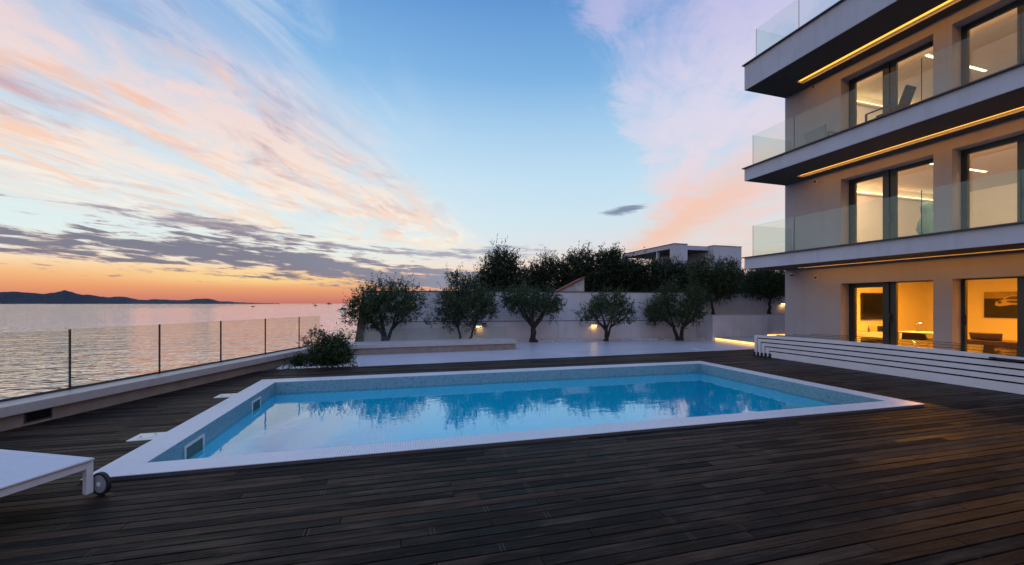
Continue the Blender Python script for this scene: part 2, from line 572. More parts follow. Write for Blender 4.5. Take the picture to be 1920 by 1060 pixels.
def pool_water_mat():
    m, N, out = new_mat('pool_water')
    co = N.n('ShaderNodeTexCoord').outputs['Object']
    w1 = N.noise(N.mapping(co, (1.6, 2.6, 1)), 1.0, 4.0, .5, .3)
    w2 = N.noise(N.mapping(co, (9, 13, 1)), 1.0, 3.0, .5, .2)
    b = N.n('ShaderNodeBump')
    b.inputs['Strength'].default_value = .20
    b.inputs['Distance'].default_value = .014
    N.set(b.inputs['Height'], N.add(w1, N.mul(w2, .12)))
    tr = N.n('ShaderNodeBsdfTransparent')
    tr.inputs[0].default_value = (.04, .95, 1.0, 1)
    gl = N.n('ShaderNodeBsdfGlossy')
    gl.inputs['Color'].default_value = (.84, .97, 1, 1)
    gl.inputs['Roughness'].default_value = 0.0
    N.set(gl.inputs['Normal'], b.outputs[0])
    lw = N.n('ShaderNodeLayerWeight')
    lw.inputs[0].default_value = .5
    N.set(lw.inputs['Normal'], b.outputs[0])
    mx = N.n('ShaderNodeMixShader')
    N.set(mx.inputs[0], N.m('MULTIPLY_ADD', N.m('POWER', lw.outputs['Facing'], 3.5), .97, .02, clamp=True))
    N.t.links.new(tr.outputs[0], mx.inputs[1])
    N.t.links.new(gl.outputs[0], mx.inputs[2])
    N.t.links.new(mx.outputs[0], out.inputs[0])
    return m


def leaf_mat(name, a, b, tr=.18):
    m, N, out = new_mat(name)
    geo = N.n('ShaderNodeNewGeometry')
    ri = geo.outputs['Random Per Island']
    c = N.mix(ri, a + (1,), b + (1,))
    p = N.n('ShaderNodeBsdfPrincipled')
    N.set(p.inputs['Base Color'], c)
    p.inputs['Roughness'].default_value = .55
    p.inputs['Specular IOR Level'].default_value = .3
    t = N.n('ShaderNodeBsdfTranslucent')
    N.set(t.inputs[0], c)
    mx = N.n('ShaderNodeMixShader')
    mx.inputs[0].default_value = tr
    N.t.links.new(p.outputs[0], mx.inputs[1])
    N.t.links.new(t.outputs[0], mx.inputs[2])
    N.t.links.new(mx.outputs[0], out.inputs[0])
    return m


M_ = {
    'plaster': surf('white_plaster', (.41, .41, .45), .85, var=.05, scale=1.2, bump=.5, bscale=140, stain=.16),
    'plaster_grey': surf('slab_render', (.53, .565, .66), .8, var=.04, scale=1.5, bump=.4, bscale=140, stain=.22),
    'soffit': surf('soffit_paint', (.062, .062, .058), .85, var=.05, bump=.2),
    'garden_wall': surf('garden_wall_render', (.70, .665, .69), .88, var=.08, scale=.9, bump=.5, bscale=120, stain=.28),
    'wall_cap': surf('dark_metal_cap', (.07, .07, .075), .5, metal=.3),
    'alu': surf('anthracite_aluminium', (.045, .056, .06), .38, metal=.55, var=.06),
    'alu_light': surf('grey_aluminium', (.20, .22, .22), .35, metal=.7, var=.05),
    'cap_stone': surf('parapet_cap_stone', (.46, .42, .42), .38, var=.06, scale=6, bump=.15, bscale=200),
    'wall_stone': surf('parapet_base_stone', (.30, .25, .22), .8, var=.12, scale=5, bump=.4, bscale=90),
    'pave': surf('smooth_grey_resin', (.57, .57, .65), .25, var=.03, scale=.6),
    'concrete': surf('pale_concrete', (.46, .44, .44), .6, var=.06, scale=2.5, bump=.2),
    'earth': surf('ground_earth', (.10, .085, .065), .95, var=.2, bump=.6, bscale=20),
    'rock': surf('shore_rock', (.16, .14, .12), .9, var=.25, scale=2, bump=1.0, bscale=6),
    'seal': surf('dark_glass_edge', (.012, .035, .03), .3),
    'void': surf('gap_shade_black', (.003, .003, .004), .95, var=0, spec=0.05),  # holds the shade between the enclosure arches in its colour
    'black': surf('black_rubber', (.012, .012, .014), .55, var=.1),
    'white_metal': surf('white_powder_coat', (.68, .67, .70), .35, var=.03, scale=8),
    'sling': surf('white_mesh_sling', (.66, .68, .76), .6, var=.04, scale=20, bump=.5, bscale=900),
    'white_frame': surf('white_enclosure_frame', (.72, .73, .80), .4, var=.04, scale=3),
    'bark': surf('olive_bark', (.035, .029, .024), .95, var=.3, scale=14, bump=1.0, bscale=30, stretch=(1, 1, .35)),
    'pebble': surf('white_pebbles', (.72, .71, .73), .7, var=.12, scale=30),
    'hill': surf('far_wooded_hill', (.022, .032, .055), .95, var=.2, scale=.004),  # blue of the distant air is put into this colour
    'fabric_dark': surf('charcoal_fabric', (.05, .045, .045), .9, var=.1, scale=30, bump=.4, bscale=300),
    'fabric_brown': surf('brown_fabric', (.20, .13, .085), .9, var=.08, scale=30, bump=.4, bscale=300),
    'fabric_grey': surf('grey_weave', (.38, .37, .37), .85, var=.1, scale=40, bump=.5, bscale=200),
    'room_wall': surf('room_paint', (.74, .70, .64), .9, var=.02),
    'room_floor': surf('oak_floor', (.30, .20, .12), .45, var=.15, scale=4, stretch=(1, 6, 1)),
    'white_gloss': surf('white_lacquer', (.72, .70, .66), .3, var=.02),
    'screen': surf('black_screen', (.006, .006, .007), .18, var=.02),
    'roof_tile': surf('red_roof_tile', (.30, .085, .06), .8, var=.2, scale=10, bump=.8, bscale=30),
    'old_plaster': surf('stained_white_plaster', (.55, .50, .50), .9, var=.25, scale=2.5, bump=.4),
    'house': surf('neighbour_render', (.50, .50, .56), .85, var=.05, scale=.8, stain=.2),
    'house_dark': surf('dark_glazing', (.03, .032, .036), .3, var=.1),
    'boat': surf('boat_hull_paint', (.06, .06, .07), .5, var=.1),
    'teal': surf('teal_upholstery', (.07, .15, .15), .85, var=.06, scale=10),
    'tile_white': mosaic('white_mosaic_coping', (.69, .69, .73), (.76, .76, .80), (.62, .64, .70), .025, .32, (.40, .40, .46), .13, .93),
    'tile_pool': mosaic('speckled_pool_mosaic', (.13, .28, .34), (.21, .37, .43), (.10, .20, .26), .025, .28, (.18, .32, .37), .12, .88),
    'tile_blue': mosaic('blue_pool_mosaic', (.006, .74, .93), (.01, .79, .95), (.006, .68, .90), .025, .3, (.02, .72, .90), .1, .8),
    'deck': wood_deck(),
    'sea': sea_mat(),
    'pool': pool_water_mat(),
    'glass_rail': glass('green_edge_railing_glass', (.92, .958, .938), 1.44),
    'glass_sea': glass('clear_balustrade_glass', (.93, .92, .86), 1.30),
    'glass_window': glass('window_glass', (.93, .95, .94), 1.55),
    'glass_cover': glass('polycarbonate_sheet', (.80, .78, .76), 1.5, .04),
    'led': glow('warm_led_strip', (1.0, .44, .05), 2.0),
    'led_bar': glow('warm_white_led_bar', (1.0, .72, .38), 6.0),
    'led_floor': glow('amber_step_light', (1.0, .50, .12), 3.0),
    'lamp_glow': glow('warm_lamp_glow', (1.0, .66, .28), 3.0),
    'leaf_olive': leaf_mat('olive_leaves', (.020, .042, .013), (.060, .090, .037)),
    'leaf_dark': leaf_mat('dark_evergreen_leaves', (.016, .026, .012), (.038, .054, .024)),
    'leaf_bush': leaf_mat('glossy_shrub_leaves', (.018, .036, .012), (.045, .070, .024)),
    'flower': leaf_mat('dry_flower_heads', (.10, .06, .03), (.16, .10, .05)),
}


# ------------------------------------------------------------------ setting: sea, hills, ground
mb = MB()
mb.quad((-40000, -3000, -5), (40000, -3000, -5), (40000, 45000, -5), (-40000, 45000, -5))
tag(mb.build('sea', M_['sea']), kind='structure')

rnd = random.Random(3)
ridge = [(-7000, 7260, 60), (-6300, 7075, 120), (-5651, 6901, 136), (-5262, 6796, 139), (-4873, 6692, 146), (-4711, 6648, 149), (-4484, 6588, 132), (-4355, 6553, 122), (-4225, 6518, 136), (-4147, 6497, 152),
         (-4089, 6481, 168), (-4031, 6466, 150), (-3934, 6440, 122), (-3869, 6422, 109), (-3804, 6405, 112), (-3642, 6361, 89), (-3545, 6335, 75), (-3480, 6318, 85), (-3383, 6292, 85),
         (-3253, 6257, 62), (-3175, 6236, 48), (-3091, 6214, 45), (-2994, 6188, 55), (-2897, 6161, 48), (-2767, 6127, 42), (-2605, 6083, 42), (-2508, 6057, 59), (-2346, 6014, 59),
         (-2281, 5996, 48), (-2203, 5975, 25), (-2087, 5944, 25), (-1989, 5918, 15), (-1795, 5866, 7), (-1633, 5822, 2), (-1450, 5773, -4)]
pts = []
for a, b in zip(ridge[:-1], ridge[1:]):
    for k in range(9):
        u = k / 9
        us = .5 * u + .5 * u * u * (3 - 2 * u)
        pts.append((a[0] + (b[0] - a[0]) * u, a[1] + (b[1] - a[1]) * u, a[2] + (b[2] - a[2]) * us))
mb = MB()
rows = []
ph = [rnd.uniform(0, 6) for _ in range(6)]
for (x, y, z) in pts:
    n = sum(math.sin(x * .011 * (k + 1) ** 1.3 + ph[k]) / (k + 1.5) for k in range(6)) * 2.2 * min(1, max(0, z) / 40)
    z += n
    d = Vector((x, y, 0)).normalized()
    row = []
    for off, hz in ((-420, -6), (-260, .35), (-110, .75), (0, 1.0), (300, .6), (900, -.1)):
        row.append((x + d.x * off, y + d.y * off, -6 if hz < -1 else max(-6, z * hz + (rnd.uniform(-3, 3) if 0 < hz < 1 else 0))))
    rows.append(row)
for ra, rb in zip(rows[:-1], rows[1:]):
    for k in range(5):
        mb.quad(ra[k], rb[k], rb[k + 1], ra[k + 1])
tag(mb.build('hills', M_['hill'], smooth=True), kind='structure')

# sea-wall frame: s along the shore, w towards the sea
P0 = Vector((-3.672, 8.556, 0))
SA = Vector((.3387, .9409, 0))
SN = Vector((-.9409, .3387, 0))
SW = Matrix(((SA.x, SN.x, 0, P0.x), (SA.y, SN.y, 0, P0.y), (0, 0, 1, 0), (0, 0, 0, 1)))


def sp(s, w, z=0.0):
    return SW @ Vector((s, w, z))


PX0, PX1, PY0, PY1 = -2.265, 7.048, 4.545, 8.56     # pool, inside of the coping
OX0, OX1, OY0, OY1 = -2.58, 7.366, 4.255, 8.92      # pool, outside of the coping

sea_pts = [sp(-13, .30), sp(4.9, .30)]
outer = [(sea_pts[0].x, sea_pts[0].y), (sea_pts[1].x, sea_pts[1].y), (-2.1, 14.2), (-1.55, 17.35), (-1.2, 19.6), (1.0, 24), (4, 40), (10, 90), (200, 160), (220, -12), (-8, -14)]
gx0, gx1, gy0, gy1 = PX0 - .12, PX1 + .12, PY0 - .12, PY1 + .12
hole = [(gx0, gy0), (gx0, gy1), (gx1, gy1), (gx1, gy0)]
allp = outer + hole
tris = tessellate_polygon([[Vector((x, y, 0)) for x, y in outer], [Vector((x, y, 0)) for x, y in hole]])
mb = MB()
mb.v = [(x, y, -.06) for x, y in allp] + [(x, y, -7.0) for x, y in outer]
mb.f = [tuple(t) for t in tris]
n = len(allp)
for k in range(len(outer)):
    j = (k + 1) % len(outer)
    mb.f.append((k, j, n + j, n + k))
tag(mb.build('ground', M_['earth']), kind='structure')


# ------------------------------------------------------------------ deck of dark boards
def edge_y(x):
    return 10.46 + .0503 * x


def build_deck():
    r = random.Random(11)
    mb = MB()
    pitch, gap = .0985, .0100
    y = -2.0
    row = 0
    while y < 11.2:
        y0, y1 = y, y + pitch - gap
        full = (-8.2, 12.9, y0, y1)
        if y1 <= OY0 - .006 or y0 >= OY1 + .006:
            spans = [full]
        else:
            spans = [(-8.2, OX0 - .006, y0, y1), (OX1 + .006, 12.9, y0, y1)]
            if y0 < OY0 - .02:
                spans.append((OX0 - .002, OX1 + .002, y0, OY0 - .006))
            if y1 > OY1 + .02:
                spans.append((OX0 - .002, OX1 + .002, OY1 + .006, y1))
        for a, b, y0, y1 in spans:
            x = a - r.choice((0, .4, .8, 1.2, 1.6, 2.0)) - (.2 if row % 2 else 0)
            while x < b:
                L = r.choice((1.6, 2.4, 2.4, 2.8, 3.2, 4.0))
                xa, xb = max(x, a), min(x + L - .0032, b)
                if xb - xa > .05 and y1 - y0 > .01:
                    dz = r.uniform(-.0012, .0012)
                    ry = r.uniform(-.0007, .0007)
                    i = len(mb.v)
                    c = .0022
                    mb.v += [(xa, y0, -.026), (xb, y0, -.026), (xb, y1, -.026), (xa, y1, -.026),
                             (xa, y0, -c + dz), (xb, y0, -c + dz), (xb, y1, -c + dz + ry), (xa, y1, -c + dz + ry),
                             (xa + c, y0 + c, dz), (xb - c, y0 + c, dz), (xb - c, y1 - c, dz + ry), (xa + c, y1 - c, dz + ry)]
                    mb.f += [tuple(i + k for k in q) for q in ((0, 1, 5, 4), (1, 2, 6, 5), (2, 3, 7, 6), (3, 0, 4, 7),
                             (4, 5, 9, 8), (5, 6, 10, 9), (6, 7, 11, 10), (7, 4, 8, 11), (8, 9, 10, 11))]
                x += L
        y += pitch
        row += 1
    o = mb.build('deck', M_['deck'])
    bm = bmesh.new()
    bm.from_mesh(o.data)
    for co, no in (((0, edge_y(0) - .004, 0), (-.0503, 1, 0)), (tuple(sp(0, .02)), tuple(SN))):
        bmesh.ops.bisect_plane(bm, geom=bm.verts[:] + bm.edges[:] + bm.faces[:], plane_co=co, plane_no=no, clear_outer=True)
    bm.to_mesh(o.data)
    bm.free()
    tag(o, kind='structure')
    # screw heads beside the joints, in view near the camera
    mb = MB()
    for k in range(2):
        pass
    return o


build_deck()

# pavement of smooth resin between the deck and the garden wall, cut to leave the planting bed by the sea wall
pav = [(-.98, edge_y(-.98) + .004), (13.6, edge_y(13.6) + .004), (13.6, 15.3), (-1.0, 16.9), (-1.75, 13.2), (-1.3, 12.5)]
mb = MB()
mb.prism(pav, -.055, 0.0)
tag(mb.build('pavement', M_['pave']), kind='structure')
bed = [(-3.3, edge_y(-3.3) + .004), (-.985, edge_y(-.985) + .004), (-1.305, 12.5), (-1.755, 13.2), (-2.3, 13.0)]
mb = MB()
mb.prism(bed, -.058, -.02)
tag(mb.build('planting_bed', M_['earth']), kind='structure')


def wall_y(x):
    return 17.1 - .125 * (x + 1.3)


def pebbles():
    r = random.Random(8)
    mb = MB()

    def stone(x, y, z, s):
        i = len(mb.v)
        a = r.uniform(0, 6.28)
        k1, k2 = r.uniform(.7, 1.2), r.uniform(.5, .8)
        for dx, dy, dz in ((1, 0, 0), (.3, .85, .1), (-.8, .5, 0), (-.7, -.6, .05), (.4, -.85, 0), (.1, .1, .75), (0, 0, -.6)):
            X = dx * math.cos(a) - dy * math.sin(a) * k1
            Y = dx * math.sin(a) + dy * math.cos(a) * k1
            mb.v.append((x + X * s, y + Y * s, z + dz * s * k2))
        for k in range(5):
            j = (k + 1) % 5
            mb.f.append((i + k, i + j, i + 5))
            mb.f.append((i + j, i + k, i + 6))
    for _ in range(5200):
        x = r.uniform(-.9, 12.3)
        wy = wall_y(x)
        front = wy - 1.15 + .10 * math.sin(x * 1.7) + .06 * math.sin(x * 4.1 + 1)
        y = front + (wy - .06 - front) * r.random() ** .9
        stone(x, y, .012 + .03 * r.random() * min(1, (y - front) * 3), r.uniform(.022, .045))
    for _ in range(420):
        u, v = r.random(), r.random()
        x = -2.75 + 1.75 * u
        y = edge_y(x) + .10 + v * 1.2
        if (Vector((x, y, 0)) - P0).dot(SN) > -.03:
            continue
        stone(x, y, 0.0, r.uniform(.02, .042))
    return tag(mb.build('pebbles', M_['pebble'], smooth=True), kind='stuff')


pebbles()


# ------------------------------------------------------------------ swimming pool
pool = tag(empty('swimming_pool', ((OX0 + OX1) / 2, (OY0 + OY1) / 2, 0)),
           'rectangular pool with white mosaic coping sunk into the dark deck', 'swimming pool')
PM = Matrix.Translation((-(OX0 + OX1) / 2, -(OY0 + OY1) / 2, 0))


def ring(mb, x0, x1, y0, y1, ix0, ix1, iy0, iy1, z0, z1):
    mb.box(x0, x1, y0, iy0, z0, z1)
    mb.box(x0, x1, iy1, y1, z0, z1)
    mb.box(x0, ix0, iy0, iy1, z0, z1)
    mb.box(ix1, x1, iy0, iy1, z0, z1)
    return mb


ring(MB(), OX0, OX1, OY0, OY1, PX0, PX1, PY0, PY1, .0275, .034).build('coping', M_['tile_white'], pool, M=PM)
ring(MB(), OX0 + .006, OX1 - .006, OY0 + .006, OY1 - .006, PX0 - .004, PX1 + .004, PY0 - .004, PY1 + .004, -.055, .0273).build(
    'coping_shade_side', surf('coping_side_shade', (.07, .068, .085), .6), pool, M=PM)  # dark side of the coping; its shade is put into this colour
mb = MB()
ring(mb, PX0 - .11, PX1 + .11, PY0 - .11, PY1 + .11, PX0, PX1, PY0, PY1, -.215, .0270)
mb.build('waterline_band', M_['tile_pool'], pool, M=PM)
mb = MB()
ring(mb, PX0 - .11, PX1 + .11, PY0 - .11, PY1 + .11, PX0, PX1, PY0, PY1, -1.55, -.2152)
mb.box(PX0, PX1, PY0, PY1, -1.55, -1.25)
mb.build('basin', M_['tile_blue'], pool, M=PM)
mb = MB()
for k in range(4):
    mb.box(PX1 - .55 - .30 * k, PX1 - .001 * k, PY0 + .001 * (k + 1), PY0 + 1.25, -.42 - .26 * k, -.42 - .26 * (k - 1) if k else -.30)
mb.build('step', surf('pale_step_tile', (.45, .66, .76), .4), pool, M=PM)
for (ya, yb) in ((5.243, 5.668), (7.337, 7.719)):
    sk = MB()
    x = PX0 + .012
    sk.box(PX0 + .001, x, ya - .02, ya + .015, -.24, -.045)
    sk.box(PX0 + .001, x, yb - .015, yb + .02, -.24, -.045)
    sk.box(PX0 + .001, x, ya + .015, yb - .015, -.075, -.045)
    sk.box(PX0 + .001, x, ya + .015, yb - .015, -.24, -.22)
    fr = sk.build('skimmer', M_['white_gloss'], pool, M=PM)
    MB().box(PX0 + .001, PX0 + .004, ya + .015, yb - .015, -.22, -.075).build('opening', surf('skimmer_throat', (.03, .075, .06), .4), fr, M=PM)
mb = MB()
mb.quad((PX0 - .05, PY0 - .05, -.172), (PX1 + .05, PY0 - .05, -.172), (PX1 + .05, PY1 + .05, -.172), (PX0 - .05, PY1 + .05, -.172))
tag(mb.build('pool_water', M_['pool']), kind='structure')

for k, (x0, x1, y0, y1, lab) in enumerate(((-2.875, -2.61, 5.40, 5.66, 'square white skimmer lid in the deck, the one nearer the lounger'),
                                           (-2.86, -2.60, 7.52, 7.79, 'square white skimmer lid in the deck near the far pool corner'))):
    o = tag(empty('skimmer_lid', ((x0 + x1) / 2, (y0 + y1) / 2, 0)), lab, 'cover', 'skimmer lids beside the coping')
    w, d = (x1 - x0) / 2, (y1 - y0) / 2
    MB().box(-w, w, -d, d, -.01, .012).build('rim', M_['white_gloss'], o, bevel=.003)
    MB().disc((0, 0, .0145), (0, 0, 1), .095, .005, 32).build('lid', M_['white_gloss'], o)
    for fx, fy in ((.05, .05), (-.05, -.03)):
        MB().disc((fx, fy, .018), (0, 0, 1), .012, .003, 10).build('finger_hole', M_['black'], o)

# ------------------------------------------------------------------ sea wall, bench, glass balustrade
wall = tag(empty('sea_wall', sp(-2, .1)), 'low stone parapet wall with smooth projecting cap along the sea', 'wall')
WM = Matrix.Translation(-sp(-2, .1)) @ SW
MB().box(-13, 4.62, .0, .30, -.5, .178).build('base', M_['wall_stone'], wall, M=WM)
MB().box(-13, 4.80, -.10, .36, .180, .300).build('cap', M_['cap_stone'], wall, bevel=.006, M=WM)
s0 = -2.14
f = MB().box(s0 - .14, s0 + .15, -.006, -.0005, .03, .165).build('recessed_light', M_['wall_cap'], wall, M=WM)
MB().box(s0 - .12, s0 + .13, -.012, -.0065, .05, .15).build('lens', M_['screen'], f, M=WM)

bench = tag(empty('bench', (.9, 13.1, 0)), 'long low bench with pale stone seat on brown stone base', 'bench')
ang = math.atan(.06)
BMx = Matrix.Translation((-2.0, 12.56, 0)) @ Matrix.Rotation(ang, 4, 'Z')
BL = Matrix.Translation((-.9, -13.1, 0)) @ BMx
mb = MB().box(.0, 5.62, .07, .95, -.05, .196)
mb.build('base', M_['wall_stone'], bench, M=BL)
mb = MB()
rc = .16
poly = [(.0, .0), (5.70 - rc, .0)] + [(5.70 - rc + rc * math.sin(a), rc - rc * math.cos(a)) for a in (R(20), R(45), R(70), R(90))] + [(5.70, 1.02), (-.1, 1.02)]
mb.prism(poly, .198, .305)
mb.build('seat', M_['cap_stone'], bench, bevel=.008, M=BL)

bal = tag(empty('glass_balustrade', sp(-2, .245, .3)), 'frameless clear glass balustrade with thin dark posts along the sea wall', 'balustrade')
GM = Matrix.Translation(-sp(-2, .245, .3)) @ SW
joints = [-1.597 + 1.335 * k for k in range(-7, 5)] + [4.77]
for a, b in zip(joints[:-1], joints[1:]):
    MB().box(a + .012, b - .012, .239, .251, .302, 1.14).build('glass_pane', M_['glass_sea'], bal, M=GM)
for k, s in enumerate(joints[:-1]):
    w = .0065 if k < len(joints) - 2 else .004
    MB().box(s - w, s + w, .232, .258, .301, 1.14).build('post', M_['black'], bal, M=GM)
MB().box(-11, 4.77, .252, .268, .3005, .330).build('shoe_rail', M_['wall_cap'], bal, M=GM)

low = tag(empty('glass_windscreen', (.9, 13.6, .3)), 'low clear glass screen standing behind the bench', 'windscreen')
LM = Matrix.Translation((-.9, -13.6, -.3)) @ BMx
for a, b in ((.02, 1.50), (1.52, 3.55), (3.57, 5.58)):
    MB().box(a, b, .95, .96, .306, .69).build('glass_pane', M_['glass_rail'], low, M=LM)

# ------------------------------------------------------------------ garden wall with lamps
gw = tag(empty('garden_wall', (6, wall_y(6), 0)), 'long grey rendered garden wall with groove and dark cap behind the olive trees', 'wall')
WD = Vector((1, -.125, 0)).normalized()
WN = Vector((.125, 1, 0)).normalized()
o0 = Vector((6, wall_y(6), 0))
WLM = Matrix(((WD.x, WN.x, 0, 0), (WD.y, WN.y, 0, 0), (0, 0, 1, 0), (0, 0, 0, 1)))


def wl(x):          # distance along the wall of a point with this world x
    return (x - 6) / WD.x


xa, xb = wl(-1.42), wl(24)
MB().box(xa, xb, 0, .25, -.1, .752).build('lower_wall', M_['garden_wall'], gw, M=WLM)
MB().box(xa, xb, .03, .25, .752, .782).build('groove', M_['wall_cap'], gw, M=WLM)
MB().box(xa, xb, .0, .25, .782, 1.96).build('upper_wall', M_['garden_wall'], gw, M=WLM)
MB().box(xa - .02, xb, -.025, .28, 1.96, 1.995).build('cap', M_['wall_cap'], gw, M=WLM)
mb = MB()
mb.v = [(xa - .36, -.05, -.3), (xa, -.05, -.3), (xa, -.05, 1.96), (xa - .03, -.05, 1.96), (xa - .36, .3, -.3), (xa, .3, -.3), (xa, .3, 1.96), (xa - .03, .3, 1.96)]
mb.f = [(0, 1, 2, 3), (4, 7, 6, 5), (0, 3, 7, 4), (1, 5, 6, 2), (3, 2, 6, 7), (0, 4, 5, 1)]
mb.build('battered_end', M_['rock'], gw, M=WLM)

for x, z, lab in ((7.85, .56, 'glowing wall lamp low on the garden wall beside the smallest olive tree'),
                  (3.03, .55, 'glowing wall lamp half hidden by leaves of the two-stemmed olive tree'),
                  (12.34, 1.46, 'glowing wall lamp shining through the crown of the bushy olive by the planter'),
                  (16.62, 1.46, 'glowing wall lamp above the raised planter beside the apartment building')):
    lamp = tag(empty('wall_lamp', (x, wall_y(x), z), math.atan(-.125)), lab, 'wall lamp', 'lamps on the garden wall')
    MB().box(-.14, .14, -.075, -.001, -.012, .045).build('housing', M_['cap_stone'], lamp, bevel=.004)
    MB().box(-.125, .125, -.082, -.0755, -.020, .035).build('diffuser', M_['lamp_glow'], lamp)
    l = bpy.data.lights.new('wall_lamp_light', 'AREA')
    l.shape = 'RECTANGLE'
    l.size, l.size_y = .24, .06
    l.energy = .6
    l.color = (1, .52, .16)
    lo = bpy.data.objects.new('wall_lamp_light', l)
    COL.objects.link(lo)
    lo.parent = lamp
    lo.location = (0, -.08, -.03)
    lo.rotation_euler = (R(18), 0, 0)

fl = tag(empty('floor_light', (10.25, 14.75, 0)), 'small black spotlight box lying on the white pebbles', 'spotlight')
MB().box(-.15, .15, -.06, .06, .0, .045).build('body', M_['black'], fl, bevel=.01)
MB().box(-.12, .12, -.045, .045, .0455, .050).build('lens', M_['screen'], fl)

# raised planter by the building
pl = tag(empty('raised_planter', (14.5, 14, 0)), 'raised rendered planter with two olive trees beside the building', 'planter')
PLM = Matrix.Translation((-14.5, -14, 0))
c0, c1, c2, c3 = (12.33, 14.22), (14.72, 13.86), (14.78, 14.20), (19.5, 13.5)


def wallstrip(a, b, th, z0, z1):
    d = Vector((b[0] - a[0], b[1] - a[1])).normalized()
    nn = Vector((-d.y, d.x)) * th
    return [a, b, (b[0] + nn.x, b[1] + nn.y), (a[0] + nn.x, a[1] + nn.y)]


for (a, b) in ((c0, c1), (c2, c3), (c0, (12.47, wall_y(12.47) - .03))):
    th = .2 if a[0] != b[0] and abs(b[0] - a[0]) > 1 else -.2
    MB().prism(wallstrip(a, b, th, 0, 0), 0, 1.0).build('planter_wall', M_['garden_wall'], pl, M=PLM)
    MB().prism(wallstrip((a[0], a[1]), b, th * 1.08, 0, 0), 1.0, 1.032).build('cap', M_['cap_stone'], pl, M=PLM)
MB().prism([(12.55, 14.42), (14.7, 14.12), (15.0, 14.44), (19.5, 13.76), (19.5, 14.4), (12.6, 15.25)], .2, .93).build('soil', M_['earth'], pl, M=PLM)
d = Vector((c3[0] - c2[0], c3[1] - c2[1], 0)).normalized()
MB().prism(wallstrip((c2[0] + .05, c2[1] - .028), (c2[0] + 3, c2[1] - .028 + 3 * d.y / d.x), .02, 0, 0), .125, .165).build('light_strip', M_['led_floor'], pl, M=PLM)

# step of the terrace round the building, lit along its foot
st = [(12.41, 14.19), (12.19, 11.9), (12.32, 8.0), (12.80, -4), (14.4, -4), (13.35, 11.9), (14.4, 12.5), (19, 12.5), (19, 13.55), (14.8, 14.18), (14.72, 13.84)]
MB().prism(st, .088, .122).build('terrace_step', M_['concrete'])
tag(bpy.data.objects['terrace_step'], kind='structure')
st2 = [(12.45, 14.17), (12.24, 11.9), (12.37, 8.0), (12.85, -4)] + st[4:]
MB().prism(st2, -.05, .087).build('step_base', M_['concrete'], bpy.data.objects['terrace_step'])
mb = MB()
mb.prism([(12.415, 14.17), (12.20, 11.9), (12.33, 8.0), (12.345, 8.0), (12.215, 11.9), (12.43, 14.17)], .012, .082)
mb.build('light_strip', M_['led_floor'], bpy.data.objects['terrace_step'])


# ------------------------------------------------------------------ trees
FWD = Vector((.2592, .9658, 0))
RGT = Vector((.9658, -.2592, 0))


def leaves(lobes, n, ll, lw, seed, up=.35, shoots=.15):
    """narrow leaves on short sprigs, spread through the lobes of a crown"""
    rg = np.random.default_rng(seed)
    c = np.array([l[0] for l in lobes], float)
    r = np.array([l[1] for l in lobes], float)
    per = 11
    ns = max(1, n // per)
    w = r ** 2.3
    idx = rg.choice(len(lobes), ns, p=w / w.sum())
    d = rg.normal(size=(ns, 3))
    d /= np.linalg.norm(d, axis=1)[:, None]
    rad = r[idx] * rg.random(ns) ** .42
    rad *= 1 + .24 * rg.standard_normal(ns).clip(-1.5, 2.0)
    org = c[idx] + d * rad[:, None] * np.array([1, 1, .92])
    ax = d + rg.normal(size=(ns, 3)) * .55
    ax[:, 2] += up
    ax /= np.linalg.norm(ax, axis=1)[:, None]
    L = ll * rg.uniform(1.6, 3.4, ns)
    sh = (rg.random(ns) < shoots) & (d[:, 2] > -.2)          # long young shoots breaking the outline
    L[sh] *= 2.1
    org[sh] = c[idx][sh] + d[sh] * r[idx][sh][:, None] * .8
    ax[sh] = ax[sh] * .5 + d[sh] * .4 + np.array([0, 0, .55])
    ax /= np.linalg.norm(ax, axis=1)[:, None]
    k = np.tile(np.arange(per) / per, ns)
    o = np.repeat(org, per, 0)
    a = np.repeat(ax, per, 0)
    Lr = np.repeat(L, per)
    base = o + a * (k * Lr)[:, None]
    side = rg.normal(size=(ns * per, 3))
    side -= a * (side * a).sum(1)[:, None]
    side /= np.linalg.norm(side, axis=1)[:, None]
    ld = a * rg.uniform(.4, .9, ns * per)[:, None] + side
    ld /= np.linalg.norm(ld, axis=1)[:, None]
    nrm = np.cross(ld, rg.normal(size=(ns * per, 3)))
    nrm /= np.linalg.norm(nrm, axis=1)[:, None]
    sc = rg.uniform(.65, 1.2, ns * per)[:, None]
    tip = base + ld * ll * sc
    mid = base + ld * ll * .45 * sc
    v = np.stack([base, mid + nrm * lw * .5 * sc, tip, mid - nrm * lw * .5 * sc], 1).reshape(-1, 3)
    return v


def leaf_mesh(name, v, mat, parent):
    nq = len(v) // 4
    me = bpy.data.meshes.new(name)
    me.vertices.add(len(v))
    me.vertices.foreach_set('co', v.astype(np.float32).ravel())
    me.loops.add(nq * 4)
    me.loops.foreach_set('vertex_index', np.arange(nq * 4, dtype=np.int32))
    me.polygons.add(nq)
    me.polygons.foreach_set('loop_start', np.arange(0, nq * 4, 4, dtype=np.int32))
    me.polygons.foreach_set('loop_total', np.full(nq, 4, dtype=np.int32))
    me.update(calc_edges=True)
    me.materials.append(mat)
    o = bpy.data.objects.new(name, me)
    COL.objects.link(o)
    o.parent = parent
    return o


